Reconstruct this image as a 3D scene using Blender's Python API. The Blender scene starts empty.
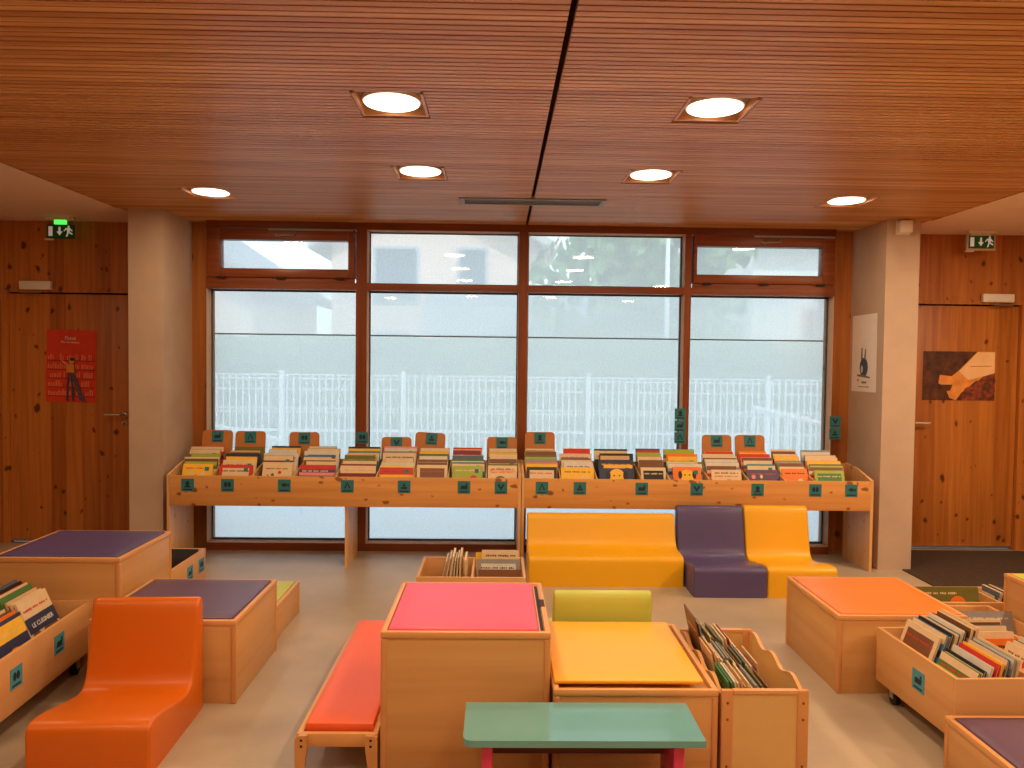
import bpy, bmesh, math, random
from mathutils import Vector, Matrix, Euler
COL = bpy.context.scene.collection
R = math.radians

# ------------------------------------------------------------------ materials
MATS = {}
def lin(c):
    return tuple(((v/255)/12.92 if v/255 <= .04045 else ((v/255+.055)/1.055)**2.4) for v in c)
def new_mat(name):
    m = bpy.data.materials.new(name); m.use_nodes = True
    nt = m.node_tree
    b = nt.nodes['Principled BSDF']
    return m, nt, b
def plain(name, rgb, rough=.5, metal=0.0, spec=.5, var=.06, scale=18, coat=0.0):
    if name in MATS: return MATS[name]
    m, nt, b = new_mat(name)
    tc = nt.nodes.new('ShaderNodeTexCoord'); no = nt.nodes.new('ShaderNodeTexNoise')
    no.inputs['Scale'].default_value = scale; no.inputs['Detail'].default_value = 3
    nt.links.new(tc.outputs['Object'], no.inputs['Vector'])
    cr = nt.nodes.new('ShaderNodeValToRGB')
    c = lin(rgb)
    cr.color_ramp.elements[0].position = .3; cr.color_ramp.elements[1].position = .7
    cr.color_ramp.elements[0].color = (*[v*(1-var) for v in c], 1)
    cr.color_ramp.elements[1].color = (*[min(1, v*(1+var)) for v in c], 1)
    nt.links.new(no.outputs['Fac'], cr.inputs['Fac'])
    nt.links.new(cr.outputs['Color'], b.inputs['Base Color'])
    b.inputs['Roughness'].default_value = rough; b.inputs['Metallic'].default_value = metal
    b.inputs['Specular IOR Level'].default_value = spec; b.inputs['Coat Weight'].default_value = coat
    MATS[name] = m
    return m
def emit(name, rgb, s):
    if name in MATS: return MATS[name]
    m, nt, b = new_mat(name)
    c = (*lin(rgb), 1)
    b.inputs['Base Color'].default_value = c
    b.inputs['Emission Color'].default_value = c; b.inputs['Emission Strength'].default_value = s
    MATS[name] = m
    return m
def wood(name, light, dark, grain='Z', flat=None, plank=None, knots=0.0, rough=.5, gscale=1.0, knotcol=(70, 30, 10), kscale=6.0, plankvar=.25, spec=.4):
    """grain runs along one axis; planks are laid side by side along `plank`=(axis,width)."""
    if name in MATS: return MATS[name]
    m, nt, b = new_mat(name)
    N, L = nt.nodes.new, nt.links.new
    tc = N('ShaderNodeTexCoord')
    mp = N('ShaderNodeMapping')
    s = {'X': 26, 'Y': 26, 'Z': 26}; s.update({g: 1.1 for g in grain})
    mp.inputs['Scale'].default_value = [s[a]*gscale for a in 'XYZ']
    L(tc.outputs['Object'], mp.inputs['Vector'])
    n1 = N('ShaderNodeTexNoise'); n1.inputs['Scale'].default_value = 1.0; n1.inputs['Detail'].default_value = 5
    n1.inputs['Distortion'].default_value = .6
    L(mp.outputs['Vector'], n1.inputs['Vector'])
    vec_src = mp
    fac = n1.outputs['Fac']
    if plank:
        ax, wd = plank
        sx = N('ShaderNodeSeparateXYZ'); L(tc.outputs['Object'], sx.inputs['Vector'])
        d = N('ShaderNodeMath'); d.operation = 'DIVIDE'; d.inputs[1].default_value = wd
        L(sx.outputs[ax], d.inputs[0])
        f = N('ShaderNodeMath'); f.operation = 'FLOOR'; L(d.outputs[0], f.inputs[0])
        wn = N('ShaderNodeTexWhiteNoise'); wn.noise_dimensions = '1D'; L(f.outputs[0], wn.inputs['W'])
        ma = N('ShaderNodeMath'); ma.operation = 'MULTIPLY_ADD'
        ma.inputs[1].default_value = plankvar*2; ma.inputs[2].default_value = -plankvar
        L(wn.outputs['Value'], ma.inputs[0])
        ad = N('ShaderNodeMath'); ad.operation = 'ADD'; L(fac, ad.inputs[0]); L(ma.outputs[0], ad.inputs[1])
        fac = ad.outputs[0]
    cr = N('ShaderNodeValToRGB')
    cr.color_ramp.elements[0].position = .25; cr.color_ramp.elements[1].position = .78
    cr.color_ramp.elements[0].color = (*lin(dark), 1); cr.color_ramp.elements[1].color = (*lin(light), 1)
    L(fac, cr.inputs['Fac'])
    col = cr.outputs['Color']
    if knots > 0:
        sk = N('ShaderNodeSeparateXYZ'); L(tc.outputs['Object'], sk.inputs['Vector'])
        mk = N('ShaderNodeCombineXYZ')
        across = [a for a in 'XYZ' if a not in grain and a != flat][0]
        gm_ = N('ShaderNodeMath'); gm_.operation = 'MULTIPLY'; gm_.inputs[1].default_value = .72
        L(sk.outputs[grain[0]], gm_.inputs[0]); L(gm_.outputs[0], mk.inputs['X']); L(sk.outputs[across], mk.inputs['Y'])
        vo = N('ShaderNodeTexVoronoi'); vo.voronoi_dimensions = '2D'; vo.inputs['Scale'].default_value = kscale
        wz = N('ShaderNodeTexNoise'); wz.inputs['Scale'].default_value = 14; wz.inputs['Detail'].default_value = 2
        L(mk.outputs[0], wz.inputs['Vector'])
        va = N('ShaderNodeVectorMath'); va.operation = 'MULTIPLY_ADD'; va.inputs[1].default_value = (.05, .05, 0)
        L(wz.outputs['Color'], va.inputs[0]); L(mk.outputs[0], va.inputs[2])
        L(va.outputs[0], vo.inputs['Vector'])
        lo = N('ShaderNodeTexNoise'); lo.inputs['Scale'].default_value = 2.3; lo.inputs['Detail'].default_value = 0
        L(mk.outputs[0], lo.inputs['Vector'])
        cl = N('ShaderNodeMapRange'); cl.inputs['From Min'].default_value = .36; cl.inputs['From Max'].default_value = .62
        cl.inputs['To Min'].default_value = -.06; cl.inputs['To Max'].default_value = .06
        L(lo.outputs['Fac'], cl.inputs['Value'])
        sp = N('ShaderNodeSeparateColor'); L(vo.outputs['Color'], sp.inputs['Color'])
        # knot radius differs from cell to cell, many cells have none
        rad = N('ShaderNodeMath'); rad.operation = 'MULTIPLY_ADD'
        rad.inputs[1].default_value = .25; rad.inputs[2].default_value = -.25*(1-knots)
        L(sp.outputs[0], rad.inputs[0])
        cmp_ = N('ShaderNodeMath'); cmp_.operation = 'SUBTRACT'
        rc = N('ShaderNodeMath'); rc.operation = 'ADD'; L(rad.outputs[0], rc.inputs[0]); L(cl.outputs[0], rc.inputs[1])
        L(rc.outputs[0], cmp_.inputs[0]); L(vo.outputs['Distance'], cmp_.inputs[1])
        sm = N('ShaderNodeMapRange'); sm.inputs['From Min'].default_value = -.05; sm.inputs['From Max'].default_value = .05; sm.inputs['To Max'].default_value = .85
        L(cmp_.outputs[0], sm.inputs['Value'])
        mx = N('ShaderNodeMix'); mx.data_type = 'RGBA'
        L(sm.outputs['Result'], mx.inputs['Factor']); L(col, mx.inputs['A'])
        mx.inputs['B'].default_value = (*lin(knotcol), 1)
        col = mx.outputs['Result']
    L(col, b.inputs['Base Color'])
    b.inputs['Roughness'].default_value = rough; b.inputs['Specular IOR Level'].default_value = spec
    MATS[name] = m
    return m

W_CEIL = wood('ceiling slat larch', (234, 186, 128), (190, 132, 80), 'X', rough=.42, plank=('Y', .0385), plankvar=.16)
W_GAP = plain('ceiling cavity dark', (58, 24, 12), .9)
W_WALL = wood('larch wall panel', (202, 126, 54), (160, 90, 32), 'Z', flat='Y', plank=('X', .125), knots=.5, rough=.45, knotcol=(58, 22, 6), kscale=8.5, plankvar=.22)
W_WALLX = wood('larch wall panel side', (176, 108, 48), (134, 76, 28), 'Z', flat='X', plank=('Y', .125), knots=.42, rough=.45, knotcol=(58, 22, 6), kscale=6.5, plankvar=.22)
W_FRAME = wood('red larch window frame', (146, 74, 30), (106, 50, 18), 'X', rough=.4)
W_FRAMEZ = wood('red larch window post', (146, 74, 30), (106, 50, 18), 'Z', rough=.4)
W_JAMB = wood('knotty window jamb', (190, 118, 54), (150, 86, 34), 'Z', flat='Y', knots=.45, rough=.45, kscale=7, knotcol=(60, 24, 8))
W_REVEAL = plain('pale reveal timber', (206, 172, 142), .6)
W_PINE = wood('pale knotty pine', (226, 166, 98), (202, 138, 72), 'X', flat='Y', knots=.6, rough=.45, kscale=12, knotcol=(120, 62, 22), gscale=.8)
W_PINEZ = wood('pale pine panel side', (226, 178, 122), (208, 154, 96), 'Z', flat='X', knots=.38, rough=.5, kscale=7, knotcol=(130, 78, 38))
W_BEECHX = wood('beech front panel', (214, 162, 102), (196, 140, 80), 'XY', rough=.38, gscale=.5)
W_BEECHZ = wood('beech edge', (212, 150, 92), (198, 134, 76), 'Z', rough=.36, gscale=.5)
W_BEECHRIM = wood('beech rim', (224, 164, 102), (210, 146, 86), 'XY', rough=.34, gscale=.4)
W_BIN = wood('beech bin panel', (220, 166, 110), (204, 148, 90), 'XY', rough=.4, gscale=.5)
W_BIRCH = plain('birch plywood cream', (214, 170, 104), .5, var=.03)
W_TAB = plain('brown plywood board', (188, 118, 58), .5)
CONC = plain('bare concrete', (188, 162, 140), .85, var=.05, scale=5)
PLASTER = plain('white plaster ceiling', (244, 226, 212), .9, var=.02, scale=3)
FLOOR = plain('beige mottled linoleum', (176, 156, 132), .42, var=.13, scale=2.6)
MATDARK = plain('dark brown door mat', (62, 44, 30), .95, var=.3, scale=60)
V_PURPLE = plain('purple vinyl', (84, 72, 116), .36, var=.04, scale=3)
V_PINK = plain('pink vinyl', (244, 86, 114), .45, var=.03, scale=3)
V_ORANGE = plain('orange vinyl', (240, 128, 48), .42, var=.03, scale=3)
V_DEEPOR = plain('deep orange vinyl', (212, 102, 10), .36, var=.02, scale=3)
V_CORAL = plain('coral vinyl', (240, 98, 46), .42, var=.03, scale=3)
V_YELLOW = plain('yellow vinyl', (246, 178, 52), .42, var=.02, scale=3)
V_SOFA = plain('golden vinyl', (234, 172, 18), .4, var=.02, scale=3)
V_GREEN = plain('lime vinyl', (190, 196, 84), .42, var=.03, scale=3)
V_AUB = plain('aubergine vinyl', (98, 70, 96), .4, var=.03, scale=3)
TEALP = plain('teal painted wood', (104, 160, 158), .22, var=.03, scale=4, coat=.3)
PINKP = plain('pink painted wood', (222, 62, 100), .4)
DKWOOD = wood('dark red brown wood', (122, 62, 30), (84, 36, 16), 'X', rough=.5)
METAL = plain('brushed steel', (190, 186, 178), .35, metal=.9, var=.03)
GREYPL = plain('grey plastic', (150, 148, 142), .5)
WHITEPL = plain('white plastic', (232, 222, 208), .45, var=.02)
BLACK = plain('black rubber', (26, 22, 22), .7)
DARKRED = plain('dark slot', (70, 28, 14), .8)
TAGTEAL = plain('teal paper', (42, 116, 124), .6, var=.05)
TAGBLUE = plain('blue paper', (70, 150, 172), .6, var=.05)
TAGINK = plain('dark ink', (14, 40, 50), .6)
PAPER = plain('white paper', (236, 226, 218), .7, var=.02)
PAGES = plain('book pages', (232, 208, 172), .8, var=.1, scale=90)

PAL = dict(cream=(226, 198, 156), white=(216, 208, 196), yellow=(244, 190, 50), orange=(238, 120, 32), red=(206, 48, 34), darkred=(130, 30, 34),
           navy=(38, 50, 84), blue=(66, 120, 164), teal=(60, 134, 140), green=(74, 122, 58), lime=(162, 178, 60), olive=(112, 106, 44),
           brown=(122, 76, 44), black=(30, 26, 28), grey=(146, 142, 140), purple=(88, 70, 100), pink=(232, 140, 140), slate=(86, 98, 110), beige=(216, 176, 130))
def book_mat(c):
    return plain('book ' + c, PAL[c], .45, var=.05, scale=30)

# ------------------------------------------------------------------ mesh builder
class MB:
    def __init__(s): s.v = []; s.f = []; s.m = []; s.sm = []
    def raw(s, vs, fs, mi=0, smooth=False):
        b = len(s.v); s.v += [tuple(p) for p in vs]
        for f in fs: s.f.append(tuple(b+i for i in f)); s.m.append(mi); s.sm.append(smooth)
        return s
    def bm(s, bm, mi=0, smooth=False, M=None):
        bm.verts.index_update()
        vs = [(M @ v.co if M else v.co.copy()) for v in bm.verts]
        fs = [[v.index for v in f.verts] for f in bm.faces]
        b0 = len(s.sm)
        s.raw(vs, fs, mi, bool(smooth))
        if smooth == 'bevel':
            bm.normal_update()
            for k, f in enumerate(bm.faces):
                if max(abs(c) for c in f.normal) > .9995: s.sm[b0+k] = False
        bm.free(); return s
    def box(s, lo, hi, mi=0, bev=0.0, seg=2, M=None):
        x0, y0, z0 = lo; x1, y1, z1 = hi
        if x1 < x0: x0, x1 = x1, x0
        if y1 < y0: y0, y1 = y1, y0
        if z1 < z0: z0, z1 = z1, z0
        bm = bmesh.new()
        V = [bm.verts.new(p) for p in ((x0, y0, z0), (x1, y0, z0), (x1, y1, z0), (x0, y1, z0), (x0, y0, z1), (x1, y0, z1), (x1, y1, z1), (x0, y1, z1))]
        for f in ((3, 2, 1, 0), (4, 5, 6, 7), (0, 1, 5, 4), (1, 2, 6, 5), (2, 3, 7, 6), (3, 0, 4, 7)): bm.faces.new([V[i] for i in f])
        if bev > 0:
            bmesh.ops.bevel(bm, geom=list(bm.edges), offset=bev, segments=seg, affect='EDGES', profile=.5)
        return s.bm(bm, mi, 'bevel' if bev > 0 else False, M)
    def poly(s, pts, axis, a0, a1, mi=0, smooth=False, M=None):
        """prism: 2D points extruded along axis; points are given in the other two axes in order (y,z),(x,z),(x,y)"""
        def P(p, a):
            q = {'X': (a, p[0], p[1]), 'Y': (p[0], a, p[1]), 'Z': (p[0], p[1], a)}[axis]
            return tuple(M @ Vector(q)) if M else q
        n = len(pts)
        vs = [P(p, a0) for p in pts] + [P(p, a1) for p in pts]
        ar = sum(pts[i][0]*pts[(i+1) % n][1]-pts[(i+1) % n][0]*pts[i][1] for i in range(n))
        fl = (ar < 0) ^ (axis == 'Y') ^ (a1 < a0)
        c0 = list(range(n))[::-1]; c1 = list(range(n, 2*n))
        fs = [c0, c1] + [[i, (i+1) % n, n+(i+1) % n, n+i] for i in range(n)]
        if fl: fs = [f[::-1] for f in fs]
        b = len(s.f)
        s.raw(vs, fs, mi, smooth)
        s.sm[b] = s.sm[b+1] = False
        return s
    def cyl(s, c, r, h, axis='Z', mi=0, n=20, r2=None, M=None):
        pts = [(math.cos(2*math.pi*i/n), math.sin(2*math.pi*i/n)) for i in range(n)]
        r2 = r if r2 is None else r2
        def P(p, rr, a):
            o = {'X': (a, p[0]*rr, p[1]*rr), 'Y': (p[0]*rr, a, p[1]*rr), 'Z': (p[0]*rr, p[1]*rr, a)}[axis]
            q = Vector(c)+Vector(o)
            return M @ q if M else q
        vs = [P(p, r, 0) for p in pts]+[P(p, r2, h) for p in pts]
        fs = [list(range(n))[::-1], list(range(n, 2*n))]+[[i, (i+1) % n, n+(i+1) % n, n+i] for i in range(n)]
        if axis == 'Y': fs = [f[::-1] for f in fs]
        b = len(s.f); s.raw(vs, fs, mi, True); s.sm[b] = s.sm[b+1] = False
        return s
    def tube(s, pts, r, mi=0, n=8):
        pts = [Vector(p) for p in pts]; rings = []
        for i, p in enumerate(pts):
            t = (pts[min(i+1, len(pts)-1)]-pts[max(i-1, 0)]).normalized()
            u = t.cross(Vector((0, 0, 1)))
            if u.length < 1e-4: u = t.cross(Vector((1, 0, 0)))
            u.normalize(); w = u.cross(t)
            rings.append([p+(u*math.cos(2*math.pi*k/n)+w*math.sin(2*math.pi*k/n))*r for k in range(n)])
        vs = [q for ring in rings for q in ring]; fs = []
        for i in range(len(pts)-1):
            for k in range(n): fs.append((i*n+k, i*n+(k+1) % n, (i+1)*n+(k+1) % n, (i+1)*n+k))
        fs.append(tuple(range(n))); fs.append(tuple(reversed(range((len(pts)-1)*n, len(pts)*n))))
        return s.raw(vs, fs, mi, True)
    def build(s, name, mats, parent=None, loc=None, rot=None, sharp=35):
        me = bpy.data.meshes.new(name)
        me.from_pydata(s.v, [], s.f)
        for m in (mats if isinstance(mats, (list, tuple)) else [mats]): me.materials.append(m)
        me.polygons.foreach_set('material_index', s.m); me.polygons.foreach_set('use_smooth', s.sm)
        me.validate(); me.update()
        if any(s.sm): me.set_sharp_from_angle(angle=R(sharp))
        o = bpy.data.objects.new(name, me); COL.objects.link(o)
        if parent: o.parent = parent
        if loc: o.location = loc
        if rot: o.rotation_euler = rot
        return o
def tag(o, label, cat, group=None):
    o['label'] = label; o['category'] = cat
    if group: o['group'] = group
    return o
def thing(name, label, cat, loc=(0, 0, 0), rz=0.0, group=None):
    o = bpy.data.objects.new(name, None); COL.objects.link(o)
    o.empty_display_size = .1
    o.location = loc; o.rotation_euler = (0, 0, rz)
    return tag(o, label, cat, group)
def struct(o):
    o['kind'] = 'structure'; return o
def text_mb(txt, size, M, mi=0, align='CENTER', depth=.0006):
    """lettering as mesh, drawn in the local XZ plane facing -Y"""
    cu = bpy.data.curves.new('lettering', 'FONT'); cu.body = txt; cu.size = size; cu.align_x = align; cu.extrude = depth; cu.resolution_u = 3
    ob = bpy.data.objects.new('lettering', cu); COL.objects.link(ob)
    dg = bpy.context.evaluated_depsgraph_get(); dg.update()
    me = bpy.data.meshes.new_from_object(ob.evaluated_get(dg))
    T = M @ Matrix.Rotation(R(90), 4, 'X')
    vs = [T @ v.co for v in me.vertices]; fs = [list(p.vertices) for p in me.polygons]
    bpy.data.objects.remove(ob); bpy.data.curves.remove(cu); bpy.data.meshes.remove(me)
    return vs, fs
def rrect(x0, x1, z0, z1, r, n=4, corners=(1, 1, 1, 1)):
    pts = []
    for (cx, cz, a, on, px, pz) in ((x0+r, z0+r, 180, corners[0], x0, z0), (x1-r, z0+r, 270, corners[1], x1, z0), (x1-r, z1-r, 0, corners[2], x1, z1), (x0+r, z1-r, 90, corners[3], x0, z1)):
        if on: pts += [(cx+r*math.cos(R(a+90*i/n)), cz+r*math.sin(R(a+90*i/n))) for i in range(n+1)]
        else: pts.append((px, pz))
    return pts
def disc2(cx, cz, rx, rz, n=14): return [(cx+rx*math.cos(2*math.pi*i/n), cz+rz*math.sin(2*math.pi*i/n)) for i in range(n)]

# ------------------------------------------------------------------ the room
H = 2.60
YW = 6.12           # inner face of the window wall
YD = 6.28           # face of the door walls
XL, XR = -4.085, 4.44
struct(MB().box((XL-.2, -3.6, -.12), (XR+.2, 6.34, 0)).build('floor', FLOOR))
struct(MB().box((XL-.2, -3.6, 2.72), (XR+.2, 6.5, 2.9)).build('ceiling', PLASTER))
struct(MB().box((XL, -3.5, H+.004), (-2.757, YD, 2.72)).build('ceiling.001', PLASTER))
struct(MB().box((3.177, -3.5, H+.004), (XR, YD, 2.72)).build('ceiling.002', PLASTER))
struct(MB().box((-2.757, -3.5, 2.69), (3.177, 6.20, 2.72)).build('ceiling.003', W_GAP))
# slatted larch ceiling, two fields with an open joint, cut out round the lights
CX0, CX1, SLIT = -2.757, 3.177, .214
lights = [(-.458, 3.27), (.90, 3.265), (-.458, 4.46), (.866, 4.455), (-1.895, 5.12), (2.282, 5.075)]
HW = .148
vent = (-.27, .705, 5.10, 5.31)
mb = MB()
pitch, sw = .0385, .0292
y = -3.45
while y < 6.19:
    y1 = min(y+sw, 6.198)
    for a, b in ((CX0+.003, SLIT-.011), (SLIT+.011, CX1-.003)):
        segs = [(a, b)]
        for (hx, hy) in lights:
            if y1 > hy-HW and y < hy+HW:
                segs = [q for (p0, p1) in segs for q in ((p0, min(p1, hx-HW)), (max(p0, hx+HW), p1)) if q[1]-q[0] > .003]
        if y1 > vent[2] and y < vent[3]:
            segs = [q for (p0, p1) in segs for q in ((p0, min(p1, vent[0])), (max(p0, vent[1]), p1)) if q[1]-q[0] > .003]
        for p0, p1 in segs: mb.box((p0, y, H), (p1, y1, H+.022))
    y += pitch
struct(mb.build('ceiling.004', W_CEIL))
# edge boards closing the slat field
mb = MB().box((CX0-.012, -3.5, H-.003), (CX0, 5.66, 2.72)); mb.box((CX1, -3.5, H-.003), (CX1+.012, 5.66, 2.72))
struct(mb.build('trim_1', W_CEIL))

for i, (hx, hy) in enumerate(lights):
    lab = ['recessed ceiling light of the nearest row, on the red-poster side of the ceiling joint',
           'square recessed ceiling light nearest the camera, on the exit-camera side of the joint',
           'recessed ceiling light of the second row, on the red-poster side of the ceiling joint',
           'second-row recessed ceiling light on the rabbit-drawing side of the joint, by the vent',
           'recessed ceiling light close to the column with the tree drawing',
           'recessed ceiling light close to the column with the white motion sensor'][i]
    if i == 1: lab = 'recessed ceiling light of the nearest row, on the brown-poster side of the ceiling joint'
    if i == 3: lab = 'recessed ceiling light of the second row, on the brown-poster side of the ceiling joint'
    t = thing('recessed_downlight', lab, 'ceiling light', (hx, hy, H), group='square recessed lights in the slatted ceiling')
    g = HW-.004
    mb = MB()
    for (lo, hi) in (((-g, -g, 0), (-g+.012, g, .05)), ((g-.012, -g, 0), (g, g, .05)), ((-g+.012, -g, .012), (g-.012, -g+.012, .05)), ((-g+.012, g-.012, 0), (g-.012, g, .05))): mb.box(lo, hi)
    mb.build('well_frame', W_BEECHRIM, t)
    MB().box((-g+.012, -g+.012, .032), (g-.012, g-.012, .045)).build('backing_plate', GREYPL, t)
    MB().cyl((0, 0, .014), .122, .018, n=40).build('trim_ring', WHITEPL, t)
    MB().cyl((0, 0, .008), .114, .006, n=40).build('diffuser', emit('lamp glow', (255, 238, 214), 3.5), t)

# linear air diffuser
t = thing('ceiling_air_vent', 'long narrow grey air vent set in the slatted ceiling near the windows', 'vent', ((vent[0]+vent[1])/2, (vent[2]+vent[3])/2, H))
w, d = (vent[1]-vent[0])/2-.003, (vent[3]-vent[2])/2-.003
mb = MB()
for lo, hi in (((-w, -d, -.006), (w, -d+.03, .02)), ((-w, d-.03, -.006), (w, d, .02)), ((-w, -d+.03, -.006), (-w+.03, d-.03, .02)), ((w-.03, -d+.03, -.006), (w, d-.03, .02))): mb.box(lo, hi)
mb.build('vent_frame', GREYPL, t)
mb = MB()
for k in range(9):
    yy = -d+.036+k*(2*d-.072)/8
    mb.box((-w+.03, yy-.004, 0), (w-.03, yy+.004, .016))
mb.build('louvre', plain('vent louvre', (122, 120, 114), .5), t)
MB().box((-w, -d, .03), (w, d, .04)).build('backing', BLACK, t)

# side and rear walls
struct(MB().box((XL-.2, -3.6, 0), (XL, 6.5, 2.72)).build('wall_left', W_WALLX))
struct(MB().box((XR, -3.6, 0), (XR+.2, 6.5, 2.72)).build('wall_right', W_WALLX))
struct(MB().box((XL-.2, -3.8, -.1), (XR+.2, -3.5, 2.9)).build('wall_rear', plain('warm plaster wall', (222, 190, 160), .9)))
# concrete columns
struct(MB().box((-2.69, 5.655, 0), (-2.445, 6.5, 2.72)).build('column_left', CONC))
mb = MB().box((2.85, 5.655, 0), (3.10, 6.5, 2.23)); mb.box((2.852, 5.658, 2.23), (3.098, 6.5, 2.234)); mb.box((2.85, 5.655, 2.234), (3.10, 6.5, 2.72))
struct(mb.build('column_right', CONC))

def door_wall(side, x0, x1, dx0, dx1, handle_x, hinge, closer, name):
    """larch wall with a flush door; dx0..dx1 is the door opening"""
    mb = MB()
    dz = 2.035
    if dx0 > x0: mb.box((x0, YD, 0), (dx0, YD+.2, 2.72))
    if dx1 < x1: mb.box((dx1, YD, 0), (x1, YD+.2, 2.72))
    mb.box((dx0, YD, dz), (dx1, YD+.2, 2.72))
    mb.box((x0, YD+.2, 0), (x1, YD+.24, 2.72))  # added slab behind the door, keeps outdoor light out of the gaps
    struct(mb.build('wall_' + side, W_WALL))
    # raised casing round the opening
    fr = MB()
    fr.box((dx0-.035, YD-.012, 0), (dx0, YD, dz+.03)); fr.box((dx1, YD-.012, 0), (dx1+.035, YD, dz+.03)); fr.box((dx0, YD-.012, dz), (dx1, YD, dz+.03))
    d = struct(MB().box((dx0+.004, YD+.022, .012), (dx1-.004, YD+.065, dz-.012), bev=.003).build(name, W_WALL))
    fr.build('door_frame', W_WALL, d)
    MB().box((dx0, YD+.065, 0), (dx1, YD+.2, .012)).build('threshold', BLACK, d)
    MB().box((dx0+.006, YD+.012, .014), (dx1-.006, YD+.021, .034)).build('door_sweep', METAL, d)
    # lever handle
    h = MB(); s = 1 if hinge == 'hi' else -1
    h.cyl((handle_x, YD+.021, 1.055), .024, -.012, 'Y', n=18)
    h.tube([(handle_x, YD+.012, 1.055), (handle_x, YD-.03, 1.055), (handle_x+s*.012, YD-.04, 1.055), (handle_x+s*.135, YD-.04, 1.055)], .0095)
    h.build('handle', METAL, d)
    k = MB().cyl((handle_x, YD+.021, .985), .022, -.01, 'Y', n=18); k.box((handle_x-.004, YD+.008, .97), (handle_x+.004, YD+.012, .99), 1)
    k.build('lock_rosette', [METAL, BLACK], d)
    c = MB().box((closer[0], YD-.05, 2.052), (closer[1], YD-.0125, 2.12), bev=.006)
    c.build('door_closer', WHITEPL, d)
    MB().tube([((closer[0]+closer[1])/2+s*-.05, YD-.03, 2.052), ((closer[0]+closer[1])/2-s*.05, YD-.06, 2.03), (closer[0] if s < 0 else closer[1], YD-.03, 2.028)], .007).build('closer_arm', METAL, d)
    return d
door_wall('back_left', XL, -2.70, -3.955, -2.985, -3.03, 'lo', (-3.83, -3.58), 'door_1')
door_wall('back_right', 3.10, XR, 3.33, 4.30, 3.415, 'hi', (3.95, 4.21), 'door_2')

# ------------------------------------------------------------------ window wall
zt, z_tr1, z_tr0, zb0, zb1 = 2.545, 2.125, 2.07, 0.058, .10
YF, YG = 6.10, 6.215     # frame face, glass plane
mb = MB()
mb.box((-2.45, 6.20, 0), (-2.30, 6.3, 2.72)); mb.box((2.672, 6.20, 0), (2.85, 6.3, 2.72))
struct(mb.build('trim_2', W_JAMB))
mb = MB().box((-2.30, YF+.005, zt), (2.672, 6.3, 2.72)); mb.box((-2.30, YF+.005, 0), (2.672, 6.3, zb0))
struct(mb.build('trim_3', W_FRAME))
# window posts run full height
posts = [(-1.122, -1.04), (.154, .226), (1.452, 1.502)]
mb = MB()
mb.box((-1.125, YF, zb0), (-1.042, 6.3, zt)); mb.box((.156, YF, zb0), (.226, 6.3, zt)); mb.box((1.474, YF, zb0), (1.522, 6.3, zt))
struct(mb.build('trim_4', W_FRAMEZ))
bays = [(-2.30, -1.125, True), (-1.042, .156, False), (.226, 1.474, False), (1.522, 2.672, True)]

gm, nt, b = new_mat('window glass')
nt.nodes.remove(b)
tr = nt.nodes.new('ShaderNodeBsdfTransparent'); tr.inputs['Color'].default_value = (.93, .97, .96, 1)
gl = nt.nodes.new('ShaderNodeBsdfGlossy'); gl.inputs['Roughness'].default_value = .02
fr = nt.nodes.new('ShaderNodeFresnel'); fr.inputs['IOR'].default_value = 1.5
mx = nt.nodes.new('ShaderNodeMixShader')
nt.links.new(fr.outputs[0], mx.inputs[0]); nt.links.new(tr.outputs[0], mx.inputs[1]); nt.links.new(gl.outputs[0], mx.inputs[2])
nt.links.new(mx.outputs[0], nt.nodes['Material Output'].inputs['Surface'])
GLASS = gm
def screen_mat(name, open_):
    m, nt, b = new_mat(name)
    nt.nodes.remove(b)
    tr = nt.nodes.new('ShaderNodeBsdfTransparent')
    tl = nt.nodes.new('ShaderNodeBsdfTranslucent'); tl.inputs['Color'].default_value = (.90, .87, .82, 1)
    df = nt.nodes.new('ShaderNodeBsdfDiffuse'); df.inputs['Color'].default_value = (.66, .65, .63, 1)
    m1 = nt.nodes.new('ShaderNodeMixShader'); m1.inputs[0].default_value = .30
    m2 = nt.nodes.new('ShaderNodeMixShader')
    tc = nt.nodes.new('ShaderNodeTexCoord'); no = nt.nodes.new('ShaderNodeTexNoise'); no.inputs['Scale'].default_value = 70; no.inputs['Detail'].default_value = 1
    nt.links.new(tc.outputs['Object'], no.inputs['Vector'])
    mr = nt.nodes.new('ShaderNodeMapRange'); mr.inputs['From Min'].default_value = .3; mr.inputs['From Max'].default_value = .7
    mr.inputs['To Min'].default_value = 1-open_-.05; mr.inputs['To Max'].default_value = 1-open_+.05
    nt.links.new(no.outputs['Fac'], mr.inputs['Value'])
    nt.links.new(mr.outputs[0], m2.inputs[0])
    nt.links.new(tl.outputs[0], m1.inputs[1]); nt.links.new(df.outputs[0], m1.inputs[2])
    nt.links.new(tr.outputs[0], m2.inputs[1]); nt.links.new(m1.outputs[0], m2.inputs[2])
    nt.links.new(m2.outputs[0], nt.nodes['Material Output'].inputs['Surface'])
    return m
SCREEN = screen_mat('translucent screen cloth', .15)
SCREEN2 = screen_mat('open screen cloth', .34)
HEM = plain('screen hem bar', (120, 124, 122), .6)

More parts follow.
